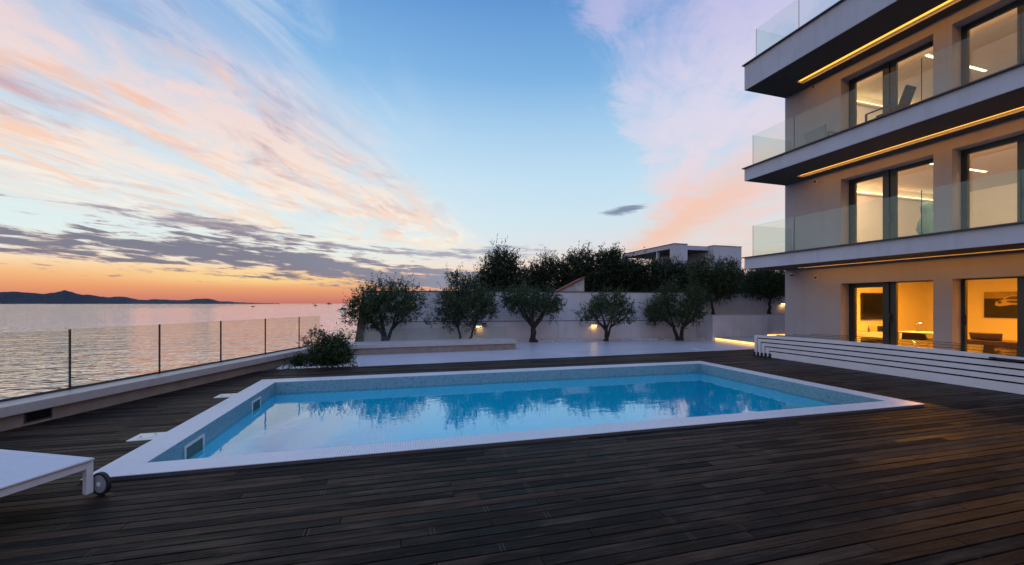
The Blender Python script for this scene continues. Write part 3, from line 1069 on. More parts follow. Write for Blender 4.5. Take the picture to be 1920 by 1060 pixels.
def tree(name, label, cat, group, base, lobes, stems, n, ll, lw, mat, seed, trunk_r=.11, fork=.45, limbs=6):
    root = tag(empty(name, base), label, cat, group)
    rr = random.Random(seed)
    L3 = [(tuple(RGT * a + FWD * b + Vector((0, 0, z))), r) for a, b, z, r in lobes]
    mb = MB()
    order = sorted(L3, key=lambda q: -q[1])[:limbs]
    forks = []
    for sx, lean, fz, rad in stems:
        p0 = RGT * sx
        p1 = RGT * (sx + lean) + Vector((0, 0, fz))
        pts = [p0 + Vector((0, 0, -.06)), p0 + Vector((0, 0, .04)) + RGT * rr.uniform(-.01, .01)]
        for k in range(1, 5):
            u = k / 5
            pts.append(p0.lerp(p1, u) + RGT * rr.uniform(-.03, .03) + FWD * rr.uniform(-.03, .03))
        pts.append(p1)
        m = len(pts)
        mb.tube(pts, [rad * (1.55 if k == 0 else 1.3 if k == 1 else 1.0 - .32 * k / m) for k in range(m)], 12, jitter=.12, rnd=rr)
        forks.append((p1, rad * .68))
    for (c, r) in order:
        c = Vector(c)
        p, rad = min(forks, key=lambda q: (q[0] - c).xy.length)
        e = c + Vector((0, 0, -r * .1))
        mid = p.lerp(e, .5) + Vector((0, 0, -.10 * (e - p).length)) + RGT * rr.uniform(-.05, .05) + FWD * rr.uniform(-.05, .05)
        q1, q2 = p.lerp(mid, .5) + Vector((0, 0, -.02)), mid.lerp(e, .55)
        mb.tube([p - Vector((0, 0, .05)), q1, mid, q2, e], [rad * .95, rad * .78, rad * .6, rad * .42, rad * .2], 8, jitter=.1, rnd=rr)
        for _ in range(5):
            dd = Vector((rr.gauss(0, 1), rr.gauss(0, 1), rr.gauss(.4, .8))).normalized()
            g = q2.lerp(e, rr.random())
            mb.tube([g, g + dd * r * .5 + Vector((0, 0, .02)), g + dd * r * .95], [rad * .22, rad * .15, rad * .07], 5)
    mb.build('trunk', M_['bark'], root, smooth=True)
    L3 = [(c, r * .98) for c, r in L3]
    leaf_mesh('crown', leaves(L3, n, ll, lw, seed), mat, root)
    return root


OLIVES = {
    'T1': ((-0.61,15.90,0), [(-0.63, -0.29, 1.32, 0.51), (-0.08, -0.44, 1.75, 0.51), (0.63, -0.11, 1.68, 0.53), (1.1, -0.38, 1.34, 0.39), (-0.94, -0.48, 1.05, 0.31), (-0.39, -0.11, 0.89, 0.39), (0.43, 0.46, 1.13, 0.39), (-1.02, 0.33, 1.38, 0.24), (0.16, 0.29, 2.13, 0.18), (-0.33, -0.31, 2.01, 0.14), (0.59, 0.04, 2.05, 0.18), (1.33, -0.25, 1.99, 0.12), (0.0, -0.36, 1.28, 0.43), (1.24, -0.43, 1.62, 0.25)]),
    'T2': ((2.29,15.54,0), [(-0.24, -0.31, 2.33, 0.32), (0.06, 0.47, 2.08, 0.34), (-0.5, 0.36, 2.41, 0.16), (0.28, 0.34, 2.29, 0.2), (-0.64, 0.33, 1.64, 0.44), (-0.04, -0.34, 1.64, 0.48), (0.64, -0.21, 1.52, 0.48), (0.91, 0.14, 1.24, 0.32), (-0.81, 0.26, 1.04, 0.28), (-0.24, 0.39, 1.08, 0.36), (0.5, 0.42, 0.92, 0.28), (-1.11, -0.45, 0.82, 0.16), (0.97, 0.12, 1.68, 0.26), (-0.5, 0.19, 0.67, 0.18), (0.3, 0.01, 0.63, 0.18), (1.21, -0.35, 2.08, 0.08)]),
    'T3': ((4.94,15.24,0), [(-0.72, -0.03, 1.69, 0.37), (-0.31, -0.45, 1.77, 0.33), (0.21, 0.48, 1.73, 0.29), (0.66, 0.4, 1.64, 0.37), (0.97, 0.05, 1.42, 0.25), (-0.93, -0.22, 1.44, 0.25), (-0.41, 0.45, 1.4, 0.33), (0.52, 0.08, 1.31, 0.31), (0.0, 0.42, 1.44, 0.33), (0.83, 0.38, 1.07, 0.19), (0.17, 0.01, 1.07, 0.17), (-0.99, -0.09, 1.77, 0.17)]),
    'T4': ((7.87,14.87,0), [(-0.25, 0.11, 1.37, 0.34), (0.23, -0.08, 1.54, 0.38), (0.59, -0.37, 1.33, 0.3), (-0.61, -0.21, 1.22, 0.28), (-0.85, 0.34, 1.01, 0.19), (0.06, -0.5, 1.06, 0.3), (0.66, -0.5, 1.06, 0.21), (-0.15, 0.14, 1.65, 0.19), (0.49, -0.24, 1.69, 0.19), (-0.49, 0.04, 0.91, 0.19), (0.76, -0.03, 0.8, 0.15), (0.28, -0.17, 0.8, 0.13)]),
    'T5': ((10.82,14.39,0), [(-0.58, 0.55, 1.16, 0.47), (-0.95, -0.33, 1.26, 0.3), (-0.43, -0.1, 1.91, 0.26), (-0.3, -0.33, 2.25, 0.17), (-0.47, 0.15, 1.59, 0.34), (0.06, -0.25, 1.26, 0.43), (0.6, -0.16, 1.69, 0.34), (0.78, 0.27, 1.37, 0.3), (0.6, -0.2, 1.0, 0.3), (0.39, 0.06, 1.95, 0.17), (-0.8, 0.44, 0.88, 0.22), (-0.15, -0.44, 0.88, 0.3), (0.93, -0.48, 1.8, 0.17), (-1.16, -0.3, 1.33, 0.15)]),
    'T6': ((12.79,14.79,1.03), [(-0.57, 0.12, 1.92, 0.32), (-0.39, 0.05, 1.58, 0.45), (0.23, -0.12, 1.58, 0.5), (0.79, -0.07, 1.76, 0.36), (-0.89, -0.14, 1.58, 0.23), (-0.79, -0.02, 2.04, 0.16), (-0.11, -0.2, 2.11, 0.23), (0.34, 0.09, 2.04, 0.23), (0.91, 0.17, 1.13, 0.36), (0.11, 0.2, 0.95, 0.41), (-0.52, 0.1, 1.02, 0.32), (0.57, 0.2, 0.95, 0.36), (-0.3, -0.21, 2.31, 0.14), (0.7, -0.09, 2.15, 0.16)]),
    'T7': ((15.56,14.56,1.03), [(-0.75, 0.21, 1.38, 0.42), (-0.23, 0.12, 1.57, 0.47), (0.33, -0.04, 1.43, 0.47), (0.61, 0.2, 1.03, 0.37), (-0.98, 0.05, 1.03, 0.23), (-0.4, 0.14, 1.01, 0.37), (0.19, -0.09, 1.01, 0.33), (-0.63, -0.14, 1.73, 0.19), (-0.05, -0.02, 1.89, 0.19), (0.77, -0.16, 1.61, 0.33), (1.12, -0.05, 1.26, 0.33)]),
}
OL = [
    ('T1', 'broad olive tree at the sea end of the garden wall, crown over the bench', [(0, .0, .42, .13), (.06, .26, .62, .075)], 15000, 7),
    ('T2', 'olive tree with two slim stems in a V behind the bench end', [(-.12, -.10, .62, .055), (.20, .22, .66, .05)], 14500, 6),
    ('T3', 'olive tree with thick swollen trunk and two spreading crown halves', [(0, .02, .62, .13)], 9500, 6),
    ('T4', 'small open olive tree beside the lit wall lamp', [(0, -.02, .50, .085), (.02, .16, .62, .05)], 7000, 6),
    ('T5', 'bushy olive tree against the corner of the raised planter, spire on top', [(.0, -.20, .62, .08), (.10, .10, .60, .09)], 13500, 7),
    ('T6', 'tall dark olive tree growing in the raised planter, leaning trunk', [(.05, -.06, .62, .06)], 14000, 7),
    ('T7', 'round olive tree in the planter close to the apartment building', [(0, .02, .72, .07)], 12000, 7),
]
for k, (key, lab, stems, n, limbs) in enumerate(OL):
    base, lobes = OLIVES[key]
    tree('olive_tree', lab, 'olive tree', 'olive trees along the garden wall', base, lobes, stems, int(n * 1.05), .092, .032,
         M_['leaf_olive'], 40 + k, limbs=limbs)
BACK = {
    'conifer': ((5.62,23.34,0), [(0.0, 0.74, 3.95, 0.62), (-0.06, -0.27, 4.35, 0.31), (0.46, -0.78, 4.01, 0.37), (-0.31, -0.73, 3.57, 0.62), (0.31, -0.53, 3.39, 0.68), (-0.62, 0.45, 3.27, 0.56), (-0.99, -0.22, 2.86, 0.5), (-0.15, -0.34, 2.71, 0.81), (0.62, -0.64, 2.71, 0.62), (-0.87, 0.77, 2.4, 0.5), (1.08, -0.12, 3.08, 0.37), (-1.39, -0.47, 2.4, 0.43)]),
    'broad1': ((9.35,25.44,0), [(-0.7, -0.71, 3.49, 0.63), (0.0, -0.71, 3.9, 0.56), (-1.05, -0.53, 3.21, 0.49), (-0.35, 0.28, 2.86, 0.84), (0.52, -0.56, 3.73, 0.63), (0.7, -0.73, 2.86, 0.84), (-1.57, -0.01, 2.68, 0.49), (-0.87, -0.4, 2.51, 0.7), (-1.32, 0.8, 3.49, 0.21)]),
    'tall1': ((11.11,23.94,0), [(-0.67, -0.6, 3.81, 0.6), (-0.17, 0.05, 4.28, 0.47), (0.34, 0.44, 4.42, 0.44), (0.77, -0.15, 4.08, 0.54), (-0.17, 0.78, 3.65, 0.81), (0.67, -0.04, 3.31, 0.81), (-0.84, -0.41, 2.98, 0.74), (0.17, -0.14, 2.64, 0.87), (-0.34, -0.74, 4.55, 0.23), (1.11, -0.13, 4.49, 0.27)]),
    'tall2': ((13.47,23.82,0), [(-0.68, -0.4, 4.34, 0.51), (-0.17, 0.62, 4.47, 0.41), (0.17, 0.53, 4.13, 0.44), (-0.34, -0.0, 3.69, 0.82), (0.51, -0.75, 3.59, 0.68), (-0.68, -0.39, 3.0, 0.82), (0.34, -0.41, 2.83, 0.82), (-0.41, -0.47, 4.75, 0.21), (0.68, -0.43, 4.03, 0.27)]),
    'hedge1': ((14.74,21.93,0), [(-0.81, 0.59, 3.66, 0.52), (-0.32, -0.57, 3.92, 0.39), (0.16, -0.72, 3.73, 0.48), (-0.97, 0.68, 3.08, 0.77), (0.0, 0.1, 3.08, 0.77), (-0.65, 0.78, 2.44, 0.71), (0.32, -0.16, 2.44, 0.71), (0.65, 0.64, 3.98, 0.26), (-1.19, 0.25, 3.95, 0.26)]),
    'hedge2': ((16.94,21.86,0), [(-0.82, 0.47, 3.9, 0.46), (-0.33, 0.39, 4.03, 0.33), (-1.15, -0.01, 3.44, 0.66), (-0.16, -0.65, 3.28, 0.72), (-0.66, -0.46, 2.62, 0.79), (0.33, 0.6, 2.62, 0.72), (0.16, 0.64, 3.7, 0.33)]),
    'dark3': ((18.18,19.97,0), [(-0.93, 0.68, 3.02, 0.68), (-0.15, -0.26, 2.86, 0.74), (0.62, 0.25, 3.02, 0.62), (-0.46, 0.48, 2.4, 0.74), (1.08, 0.23, 2.55, 0.62), (-1.55, 0.5, 2.4, 0.68), (1.39, 0.04, 3.02, 0.37)]),
    'dark4': ((20.88,19.25,0), [(-0.77, 0.25, 2.86, 0.62), (0.0, 0.3, 2.86, 0.68), (0.77, -0.37, 2.86, 0.62), (-0.31, 0.68, 2.34, 0.68), (-1.55, 0.73, 2.34, 0.5)]),
}
BK = [('conifer', 'dark evergreen with pointed top, alone left of the tree mass behind the wall', 'evergreen_tree', 3.0),
      ('broad1', 'low dark tree beside the pointed evergreen behind the wall', 'broadleaf_tree', 2.6),
      ('tall1', 'tall tree with ragged top directly behind the red roofed shed', 'broadleaf_tree', 3.2),
      ('tall2', 'tall dense tree in front of the left end of the neighbour roof', 'broadleaf_tree', 3.2),
      ('hedge1', 'dense dark tree below the columns of the neighbouring house', 'broadleaf_tree', 2.8),
      ('hedge2', 'dark tree below the dark doorway of the neighbouring house', 'broadleaf_tree', 2.8),
      ('dark3', 'dark tree hiding the foot of the grey neighbouring house block', 'broadleaf_tree', 2.2),
      ('dark4', 'dark tree behind the planter next to the apartment building', 'broadleaf_tree', 2.0)]
for k, (key, lab, nm, hh) in enumerate(BK):
    base, lobes = BACK[key]
    # the crown fills down to below the wall top
    lobes = [(a, b, z * (.93 if key[:4] in ('hedg', 'dark') else .98), r * (1.0 if key[:4] in ('hedg', 'dark') else 1.1)) for a, b, z, r in lobes]
    extra = [(a * 1.15, b, z - 1.0, r) for a, b, z, r in lobes if z < 3.3]
    tree(nm, lab, 'tree', 'trees beyond the garden wall', base, lobes + extra, [(0, 0, 1.6, .16)], 24000, .15, .06,
         M_['leaf_dark'], 70 + k, limbs=7)

# bushes in the planting bed
def bush(loc, lobes, n, label, seed, ll=.10, lw=.03):
    root = tag(empty('shrub', loc), label, 'shrub', 'shrubs in the planting bed')
    L3 = [(tuple(RGT * (a * .66 + .0) + FWD * b + Vector((0, 0, z * .86))), r * .76) for a, b, z, r in lobes]
    mb = MB()
    rr = random.Random(seed)
    for c, r in L3:
        c = Vector(c)
        mb.tube([(0, 0, -.05), tuple(c * .5 + Vector((0, 0, .02))), tuple(c)], [.018, .012, .006], 6)
    mb.build('stem', M_['bark'], root)
    leaf_mesh('foliage', leaves(L3, n, ll, lw, seed, up=1.1), M_['leaf_bush'], root)
    return root


bush((-1.66, 10.95, -.02), [(-.25, 0, .28, .22), (0, .05, .36, .27), (.24, 0, .30, .23), (.1, -.12, .16, .24), (-.14, -.1, .18, .24), (.32, .1, .2, .2), (0, .2, .45, .2), (-.34, .05, .2, .18)],
     9500, 'dense glossy green shrub in the planting bed at the pavement corner', 5)
bush((-2.42, 10.85, -.02), [(-.02, 0, .08, .10), (.12, .02, .11, .11), (.24, .04, .1, .11)],
     1100, 'small dark ground shrub beside the sea wall', 6, .07, .022)
fs = tag(empty('flower_stalks', (-2.06, 11.25, -.02)), 'thin stalks with brown flower heads rising behind the glossy shrub', 'plant')
mb, hd, lf = MB(), MB(), []
rr = random.Random(2)
for dx, z in ((-.29, .60), (-.14, .76), (-.02, .83), (.12, .75), (-.2, .5), (.05, .62)):
    p = RGT * dx
    t0 = p * .35 + FWD * rr.uniform(-.05, .05)
    mb.tube([t0, (t0 + p) * .5 + Vector((0, 0, z * .55)), p + Vector((0, 0, z))], [.009, .007, .005], 6)
    lf.append((tuple(p + Vector((0, 0, z))), .042))
    for q in range(5):
        lf.append((tuple(t0.lerp(p, .3 + .14 * q) + Vector((0, 0, z * (.3 + .13 * q)))), .035))
mb.build('stalk', M_['bark'], fs)
leaf_mesh('flower_head', leaves(lf[::6], 900, .035, .018, 3, up=.4), M_['flower'], fs)
leaf_mesh('leaf', leaves([q for k, q in enumerate(lf) if k % 6], 700, .06, .012, 4, up=.6), M_['leaf_olive'], fs)

# ------------------------------------------------------------------ behind the wall: shed and neighbouring house
sh = tag(empty('shed', (8.1, 19.1, 0), -YAW), 'white gabled lean-to with red tiled sloping roof behind the garden wall', 'shed')
mb = MB()
for y0, y1 in ((0, 2.4),):
    mb.v = [(-.95, y0, 0), (.72, y0, 0), (.72, y0, 2.74), (-.95, y0, 1.88), (-.95, y1, 0), (.72, y1, 0), (.72, y1, 2.74), (-.95, y1, 1.88)]
    mb.f = [(0, 1, 2, 3), (4, 7, 6, 5), (0, 3, 7, 4), (1, 5, 6, 2), (3, 2, 6, 7), (0, 4, 5, 1)]
mb.build('gable_wall', M_['old_plaster'], sh)
mb = MB()
a, b = Vector((-1.25, 0, 1.735)), Vector((.75, 0, 2.765))
mb.v = [(a.x, -.09, a.z), (b.x, -.09, b.z), (b.x, -.09, b.z + .075), (a.x, -.09, a.z + .075), (a.x, 2.5, a.z), (b.x, 2.5, b.z), (b.x, 2.5, b.z + .075), (a.x, 2.5, a.z + .075)]
mb.f = [(0, 1, 2, 3), (4, 7, 6, 5), (0, 3, 7, 4), (1, 5, 6, 2), (3, 2, 6, 7), (0, 4, 5, 1)]
mb.build('roof', M_['roof_tile'], sh)

ROT = R(2.0481)
ho = tag(empty('house', (28.713, 38.886, 0), ROT), 'grey flat-roofed modern house with open columned terrace above the trees', 'house')
MB().box(0, 1.75, 0, .7, 0, 7.99).build('end_pier', M_['house'], ho)
MB().box(0, 7, .7, 10.2, 7.52, 7.99).build('flat_roof', M_['house'], ho)
MB().box(0, 7, .7, 10.2, 7.50, 7.518).build('ceiling', surf('terrace_ceiling', (.09, .075, .07), .8), ho)
MB().box(-.06, 1.80, -.06, 10.25, 7.992, 8.05).build('roof_edge', M_['wall_cap'], ho)
for y in (3.0, 9.0):
    MB().box(.1, .38 if y < 5 else .26, y, y + (.28 if y < 5 else .16), 0, 7.498).build('column', M_['house'], ho)
MB().box(0, .05, .7, 10, 0, 5.2).build('parapet', M_['house'], ho)
MB().box(1.75, 5.3, 4.2, 6, 0, 7.2).build('link_wall', M_['house'], ho)
MB().box(1.8, 3.4, 4.15, 4.195, 4.5, 6.8).build('doorway', M_['house_dark'], ho)
MB().box(5.3, 9.25, 0, 4.6, 0, 7.99).build('block', M_['house'], ho)
MB().box(5.25, 9.30, -.05, 4.65, 7.992, 8.05).build('block_roof_edge', M_['wall_cap'], ho)

# ------------------------------------------------------------------ boats far out
def boat(x, y, s, rz, lab, mast=False):
    b = tag(empty('boat', (x, y, -5.0), rz), lab, 'boat', 'boats far out on the sea')
    mb = MB()
    prof = [(-1, .34, 0), (-.4, .40, 0), (.3, .36, 0), (.75, .2, .03), (1.05, .02, .08)]
    vs = []
    for x_, w, dz in prof:
        vs.append([(x_ * s, -w * s * .5, -.05 * s), (x_ * s, -w * s, .22 * s + dz * s), (x_ * s, w * s, .22 * s + dz * s), (x_ * s, w * s * .5, -.05 * s)])
    for p, q in zip(vs[:-1], vs[1:]):
        for k in range(4):
            mb.quad(p[k], q[k], q[(k + 1) % 4], p[(k + 1) % 4])
    mb.quad(*vs[0])
    mb.quad(*vs[-1])
    mb.build('hull', M_['boat'], b)
    mb = MB().box(-.45 * s, .15 * s, -.22 * s, .22 * s, .21 * s, .48 * s)
    mb.box(-.3 * s, .05 * s, -.18 * s, .18 * s, .48 * s, .62 * s)
    mb.build('cabin', M_['boat'], b, bevel=.03 * s)
    return b


boat(-268, 874, 3.4, .3, 'tiny pale boat on the sea below the end of the far island')
boat(-201, 1097, 5.6, 1.2, 'small dark boat on the sea, middle one of the three nearest')
boat(-57, 450, 4.2, .1, 'low dark motorboat nearest to the garden wall')
boat(-538 * 1.0, 3458, 20, -.2, 'long dark ship on the horizon')
boat(-655, 3490, 9, .1, 'faint speck of a boat on the horizon left of the ship')

# ------------------------------------------------------------------ sun lounger
lg = tag(empty('sun_lounger', (-2.31, 3.95, 0), math.atan2(.44, -.90)), 'white sun lounger with mesh sling and one grey wheel, beside the pool corner', 'sun lounger')
# local x along its length (away to the left), local y across (towards the camera)
LW = .78
f = MB()
f.box(.0, 1.95, .0, .045, .225, .275).box(.0, 1.95, LW - .045, LW, .225, .275).box(.0, .04, .0455, LW - .0455, .225, .275).box(1.91, 1.95, .0455, LW - .0455, .225, .275)
f.build('frame', M_['white_metal'], lg, bevel=.004)
for x, y, z0 in ((0, 0, .028), (0, LW - .045, .028), (1.905, 0, 0), (1.905, LW - .045, 0)):
    MB().box(x, x + .045, y + .0002, y + .0452, z0, .2248).build('leg', M_['white_metal'], lg, bevel=.004)
sl = MB()
sl.box(-.01, 1.93, .015, LW - .015, .283, .298)
s_ = sl.build('sling', M_['sling'], lg, bevel=.006)
mb = MB()
mb.tube([(-.012, .012, .292), (1.93, .012, .292)], .011, 8).tube([(-.012, LW - .012, .292), (1.93, LW - .012, .292)], .011, 8).tube([(-.012, .012, .292), (-.012, LW - .012, .292)], .011, 8)
mb.build('sling_rail', M_['white_metal'], lg, smooth=True)
for xx in (.0225, 1.9275):
    MB().disc((xx, LW + .001, .20), (0, 1, 0), .009, .006, 12).build('bolt', M_['alu'], lg)
MB().disc((-.001, LW - .0225, .07), (1, 0, 0), .007, .006, 12).build('bolt', M_['black'], lg)
mb = MB()
for sy in (.05, LW - .05):
    mb.box(.0, 1.92, sy - .004, sy + .004, .2985, .3)
mb.build('seam', M_['white_metal'], s_)
for xx in (.62, 1.28):
    MB().tube([(xx, .046, .25), (xx, LW - .046, .25)], .014, 10).build('crossbar', M_['white_metal'], lg)
for yy in (-.03,):
    wh = MB().disc((-.028, yy + .0, .088), (0, 1, 0), .070, .030, 32).build('wheel', surf('grey_wheel_disc', (.30, .31, .34), .5), lg, bevel=.004)
    mb = MB()
    n = 36
    for k in range(n):
        a0, a1 = 2 * math.pi * k / n, 2 * math.pi * (k + 1) / n
        for (r0, y0), (r1, y1) in (((.0705, -.015), (.088, -.012)), ((.088, -.012), (.088, .012)), ((.088, .012), (.0705, .015))):
            q = []
            for aa, rr_, yv in ((a0, r0, y0), (a1, r0, y0), (a1, r1, y1), (a0, r1, y1)):
                q.append((-.028 + rr_ * math.cos(aa), yy + yv, .088 + rr_ * math.sin(aa)))
            mb.quad(*q)
    mb.build('tyre', M_['black'], wh, smooth=True)
    MB().disc((-.028, yy, .088), (0, 1, 0), .018, .040, 16).build('hub', M_['white_gloss'], wh)

# ------------------------------------------------------------------ telescopic pool enclosure, pushed together
en = tag(empty('pool_enclosure', (9.84, 6.55, 0)), 'retracted telescopic pool cover of nested low white arches with clear roof', 'pool cover')
yc = 6.55
tops = [.585, .488, .378, .268, .156]
fars = [9.70, 9.585, 9.46, 9.335, 9.20]
bump = [.045, .030, .022, .014, .008]


def outline(k, off=0.0):
    half = fars[k] - yc - off
    pts = [(-half, .0), (-half, tops[k] - off - .012), (-half + .012, tops[k] - off)]
    for j in range(1, 40):
        u = -1 + 2 * j / 40
        y = u * (half - .02)
        pts.append((y, tops[k] - off + bump[k] * (1 - u * u)))
    pts += [(half - .012, tops[k] - off), (half, tops[k] - off - .012), (half, .0)]
    return pts


for k in range(5):
    o = outline(k)
    if k < 4:
        i = outline(k + 1)
        # a dark gap stays between this arch and the next one inside it
        i = [(y * (1 + .032 / abs(y)) if abs(y) > .5 else y, z + (.034 if z > .01 else 0)) for y, z in i]
    else:
        half = fars[4] - yc
        i = None
    mb = MB()
    x0, x1 = .004 * k, .05
    if i:
        nO = len(o)
        base = 0
        for x in (x0, x1):
            mb.v += [(x, y, z + .004) for y, z in o] + [(x, y, z + .004 if z < .01 else z) for y, z in i]
        m2 = 2 * nO
        for j in range(nO - 1):
            mb.f.append((j, j + 1, nO + j + 1, nO + j))
            mb.f.append((m2 + j, m2 + nO + j, m2 + nO + j + 1, m2 + j + 1))
            mb.f.append((j, m2 + j, m2 + j + 1, j + 1))
            mb.f.append((nO + j, nO + j + 1, m2 + nO + j + 1, m2 + nO + j))
        mb.f.append((0, nO, m2 + nO, m2))
        mb.f.append((nO - 1, m2 + nO - 1, m2 + 2 * nO - 1, 2 * nO - 1))
    else:
        p = [(y, z + .004) for y, z in o]
        nO = len(p)
        for x in (x0, x1):
            mb.v += [(x, y, z) for y, z in p]
        for j in range(nO // 2):
            a, b = j, nO - 1 - j
            if a + 1 < b:
                mb.f.append((a, b, b - 1, a + 1))
                mb.f.append((nO + a, nO + a + 1, nO + b - 1, nO + b))
        for j in range(nO - 1):
            mb.f.append((j, j + 1, nO + j + 1, nO + j))
    mb.build('arch_frame', M_['white_frame'], en)
    for sgn in (1, -1):
        y = sgn * (fars[k] - yc)
        ft = MB().box(-.02, .03, y + .012 * sgn, y - .045 * sgn, .004, .11)
        ft.box(-.035, .05, y + .022 * sgn, y - .045 * sgn, .001, .030)
        ft.build('foot', M_['black'], en, bevel=.004)
# added black sheet, standing in for the shade inside the gaps
mb = MB()
g = outline(0, .03)
p = [(y, z) for y, z in g]
nO = len(p)
for x in (.052, .062):
    mb.v += [(x, y, z + .006) for y, z in p]
for j in range(nO // 2):
    a, b = j, nO - 1 - j
    if a + 1 < b:
        mb.f.append((a, b, b - 1, a + 1))
        mb.f.append((nO + a, nO + a + 1, nO + b - 1, nO + b))
mb.build('gap_shade_sheet', M_['void'], en)
o = outline(0, .012)
mb = MB()
for j in range(3, len(o) - 4):
    mb.quad((.065, o[j][0], o[j][1]), (2.1, o[j][0], o[j][1]), (2.1, o[j + 1][0], o[j + 1][1]), (.065, o[j + 1][0], o[j + 1][1]))
mb.build('roof_panel', M_['glass_cover'], en, smooth=True)
for xr in (.78, 1.42, 2.10):
    mb = MB()
    w = .012
    for j in range(2, len(o) - 3):
        mb.quad((xr - w, o[j][0], o[j][1] + .004), (xr + w, o[j][0], o[j][1] + .004), (xr + w, o[j + 1][0], o[j + 1][1] + .004), (xr - w, o[j + 1][0], o[j + 1][1] + .004))
        mb.quad((xr - w, o[j][0], o[j][1] - .012), (xr + w, o[j][0], o[j][1] - .012), (xr + w, o[j + 1][0], o[j + 1][1] - .012), (xr - w, o[j + 1][0], o[j + 1][1] - .012))
        mb.quad((xr - w, o[j][0], o[j][1] + .004), (xr - w, o[j + 1][0], o[j + 1][1] + .004), (xr - w, o[j + 1][0], o[j + 1][1] - .012), (xr - w, o[j][0], o[j][1] - .012))
    mb.build('rib', M_['alu'], en)
hb = MB().tube([(-.05, -1.80, .565), (-.05, -3.0, .548)], .016, 10)
hb.box(-.05, .01, -1.86, -1.82, .55, .58).box(-.05, .01, -2.98, -2.94, .53, .56)
hb.build('handle', M_['black'], en)

# ------------------------------------------------------------------ apartment building
BO = Vector((13.397, 11.863, 0))
bd = tag(empty('apartment_building', BO, ROT), 'white modern apartment building with glass balconies and lit windows', 'building')
BW = Matrix.Translation(BO) @ Matrix.Rotation(ROT, 4, 'Z')
YEND, XB = -14.0, 9.0
LV = [(0.10, 2.688, 2.125), (3.068, 5.75, 5.43), (6.168, 8.905, 8.61)]     # floor, soffit, head of openings
SL = [(2.688, 3.068), (5.75, 6.168), (8.905, 9.75)]
OPEN = [(-4.22, -1.91), (-7.0, -4.60)]
for (zf, zs, zh) in LV:
    zb = zf - .15 if zf < 1 else zf
    ys = [YEND] + [v for o in sorted(OPEN) for v in o] + [0.0]
    mb = MB()
    for k in range(0, len(ys), 2):
        mb.box(0, .5, ys[k], ys[k + 1], zb, zs)
    for a, b in OPEN:
        mb.box(0, .5, a, b, zh, zs)
        if zf < 1:
            mb.box(0.02, .5, a, b, zb, zf)
    mb.box(.5, XB, -.30, 0.0, zb, zs)
    mb.box(XB - .3, XB, YEND, -.30, zb, zs)
    mb.build('outer_wall', M_['plaster'], bd)
    # room lining
    mb = MB()
    ye = -.42 if zf < 1 else -1.05
    zc = zs - .10
    mb.box(.502, 7.0, ye, -.31, zf + .002, zc)
    mb.box(7.0, 7.1, -9.6, -.31, zf + .002, zc)
    mb.box(.502, 7.0, -9.6, -9.5, zf + .002, zc)
    mb.box(.502, 7.1, -9.6, -.31, zc, zs - .002)
    for (ya, yb) in ((-9.5, -7.0), (-4.6, -4.22), (-1.91, ye)):
        mb.box(.502, .515, ya, yb, zf + .002, zc)
    for a, b in OPEN:
        mb.box(.502, .515, a, b, zh, zc)
    mb.build('room_lining', M_['room_wall'], bd)
    MB().box(.45, 7.0, -9.5, ye, zf - .04 if zf > 1 else zf - .05, zf + .0018).build('room_floor', M_['room_floor'], bd)

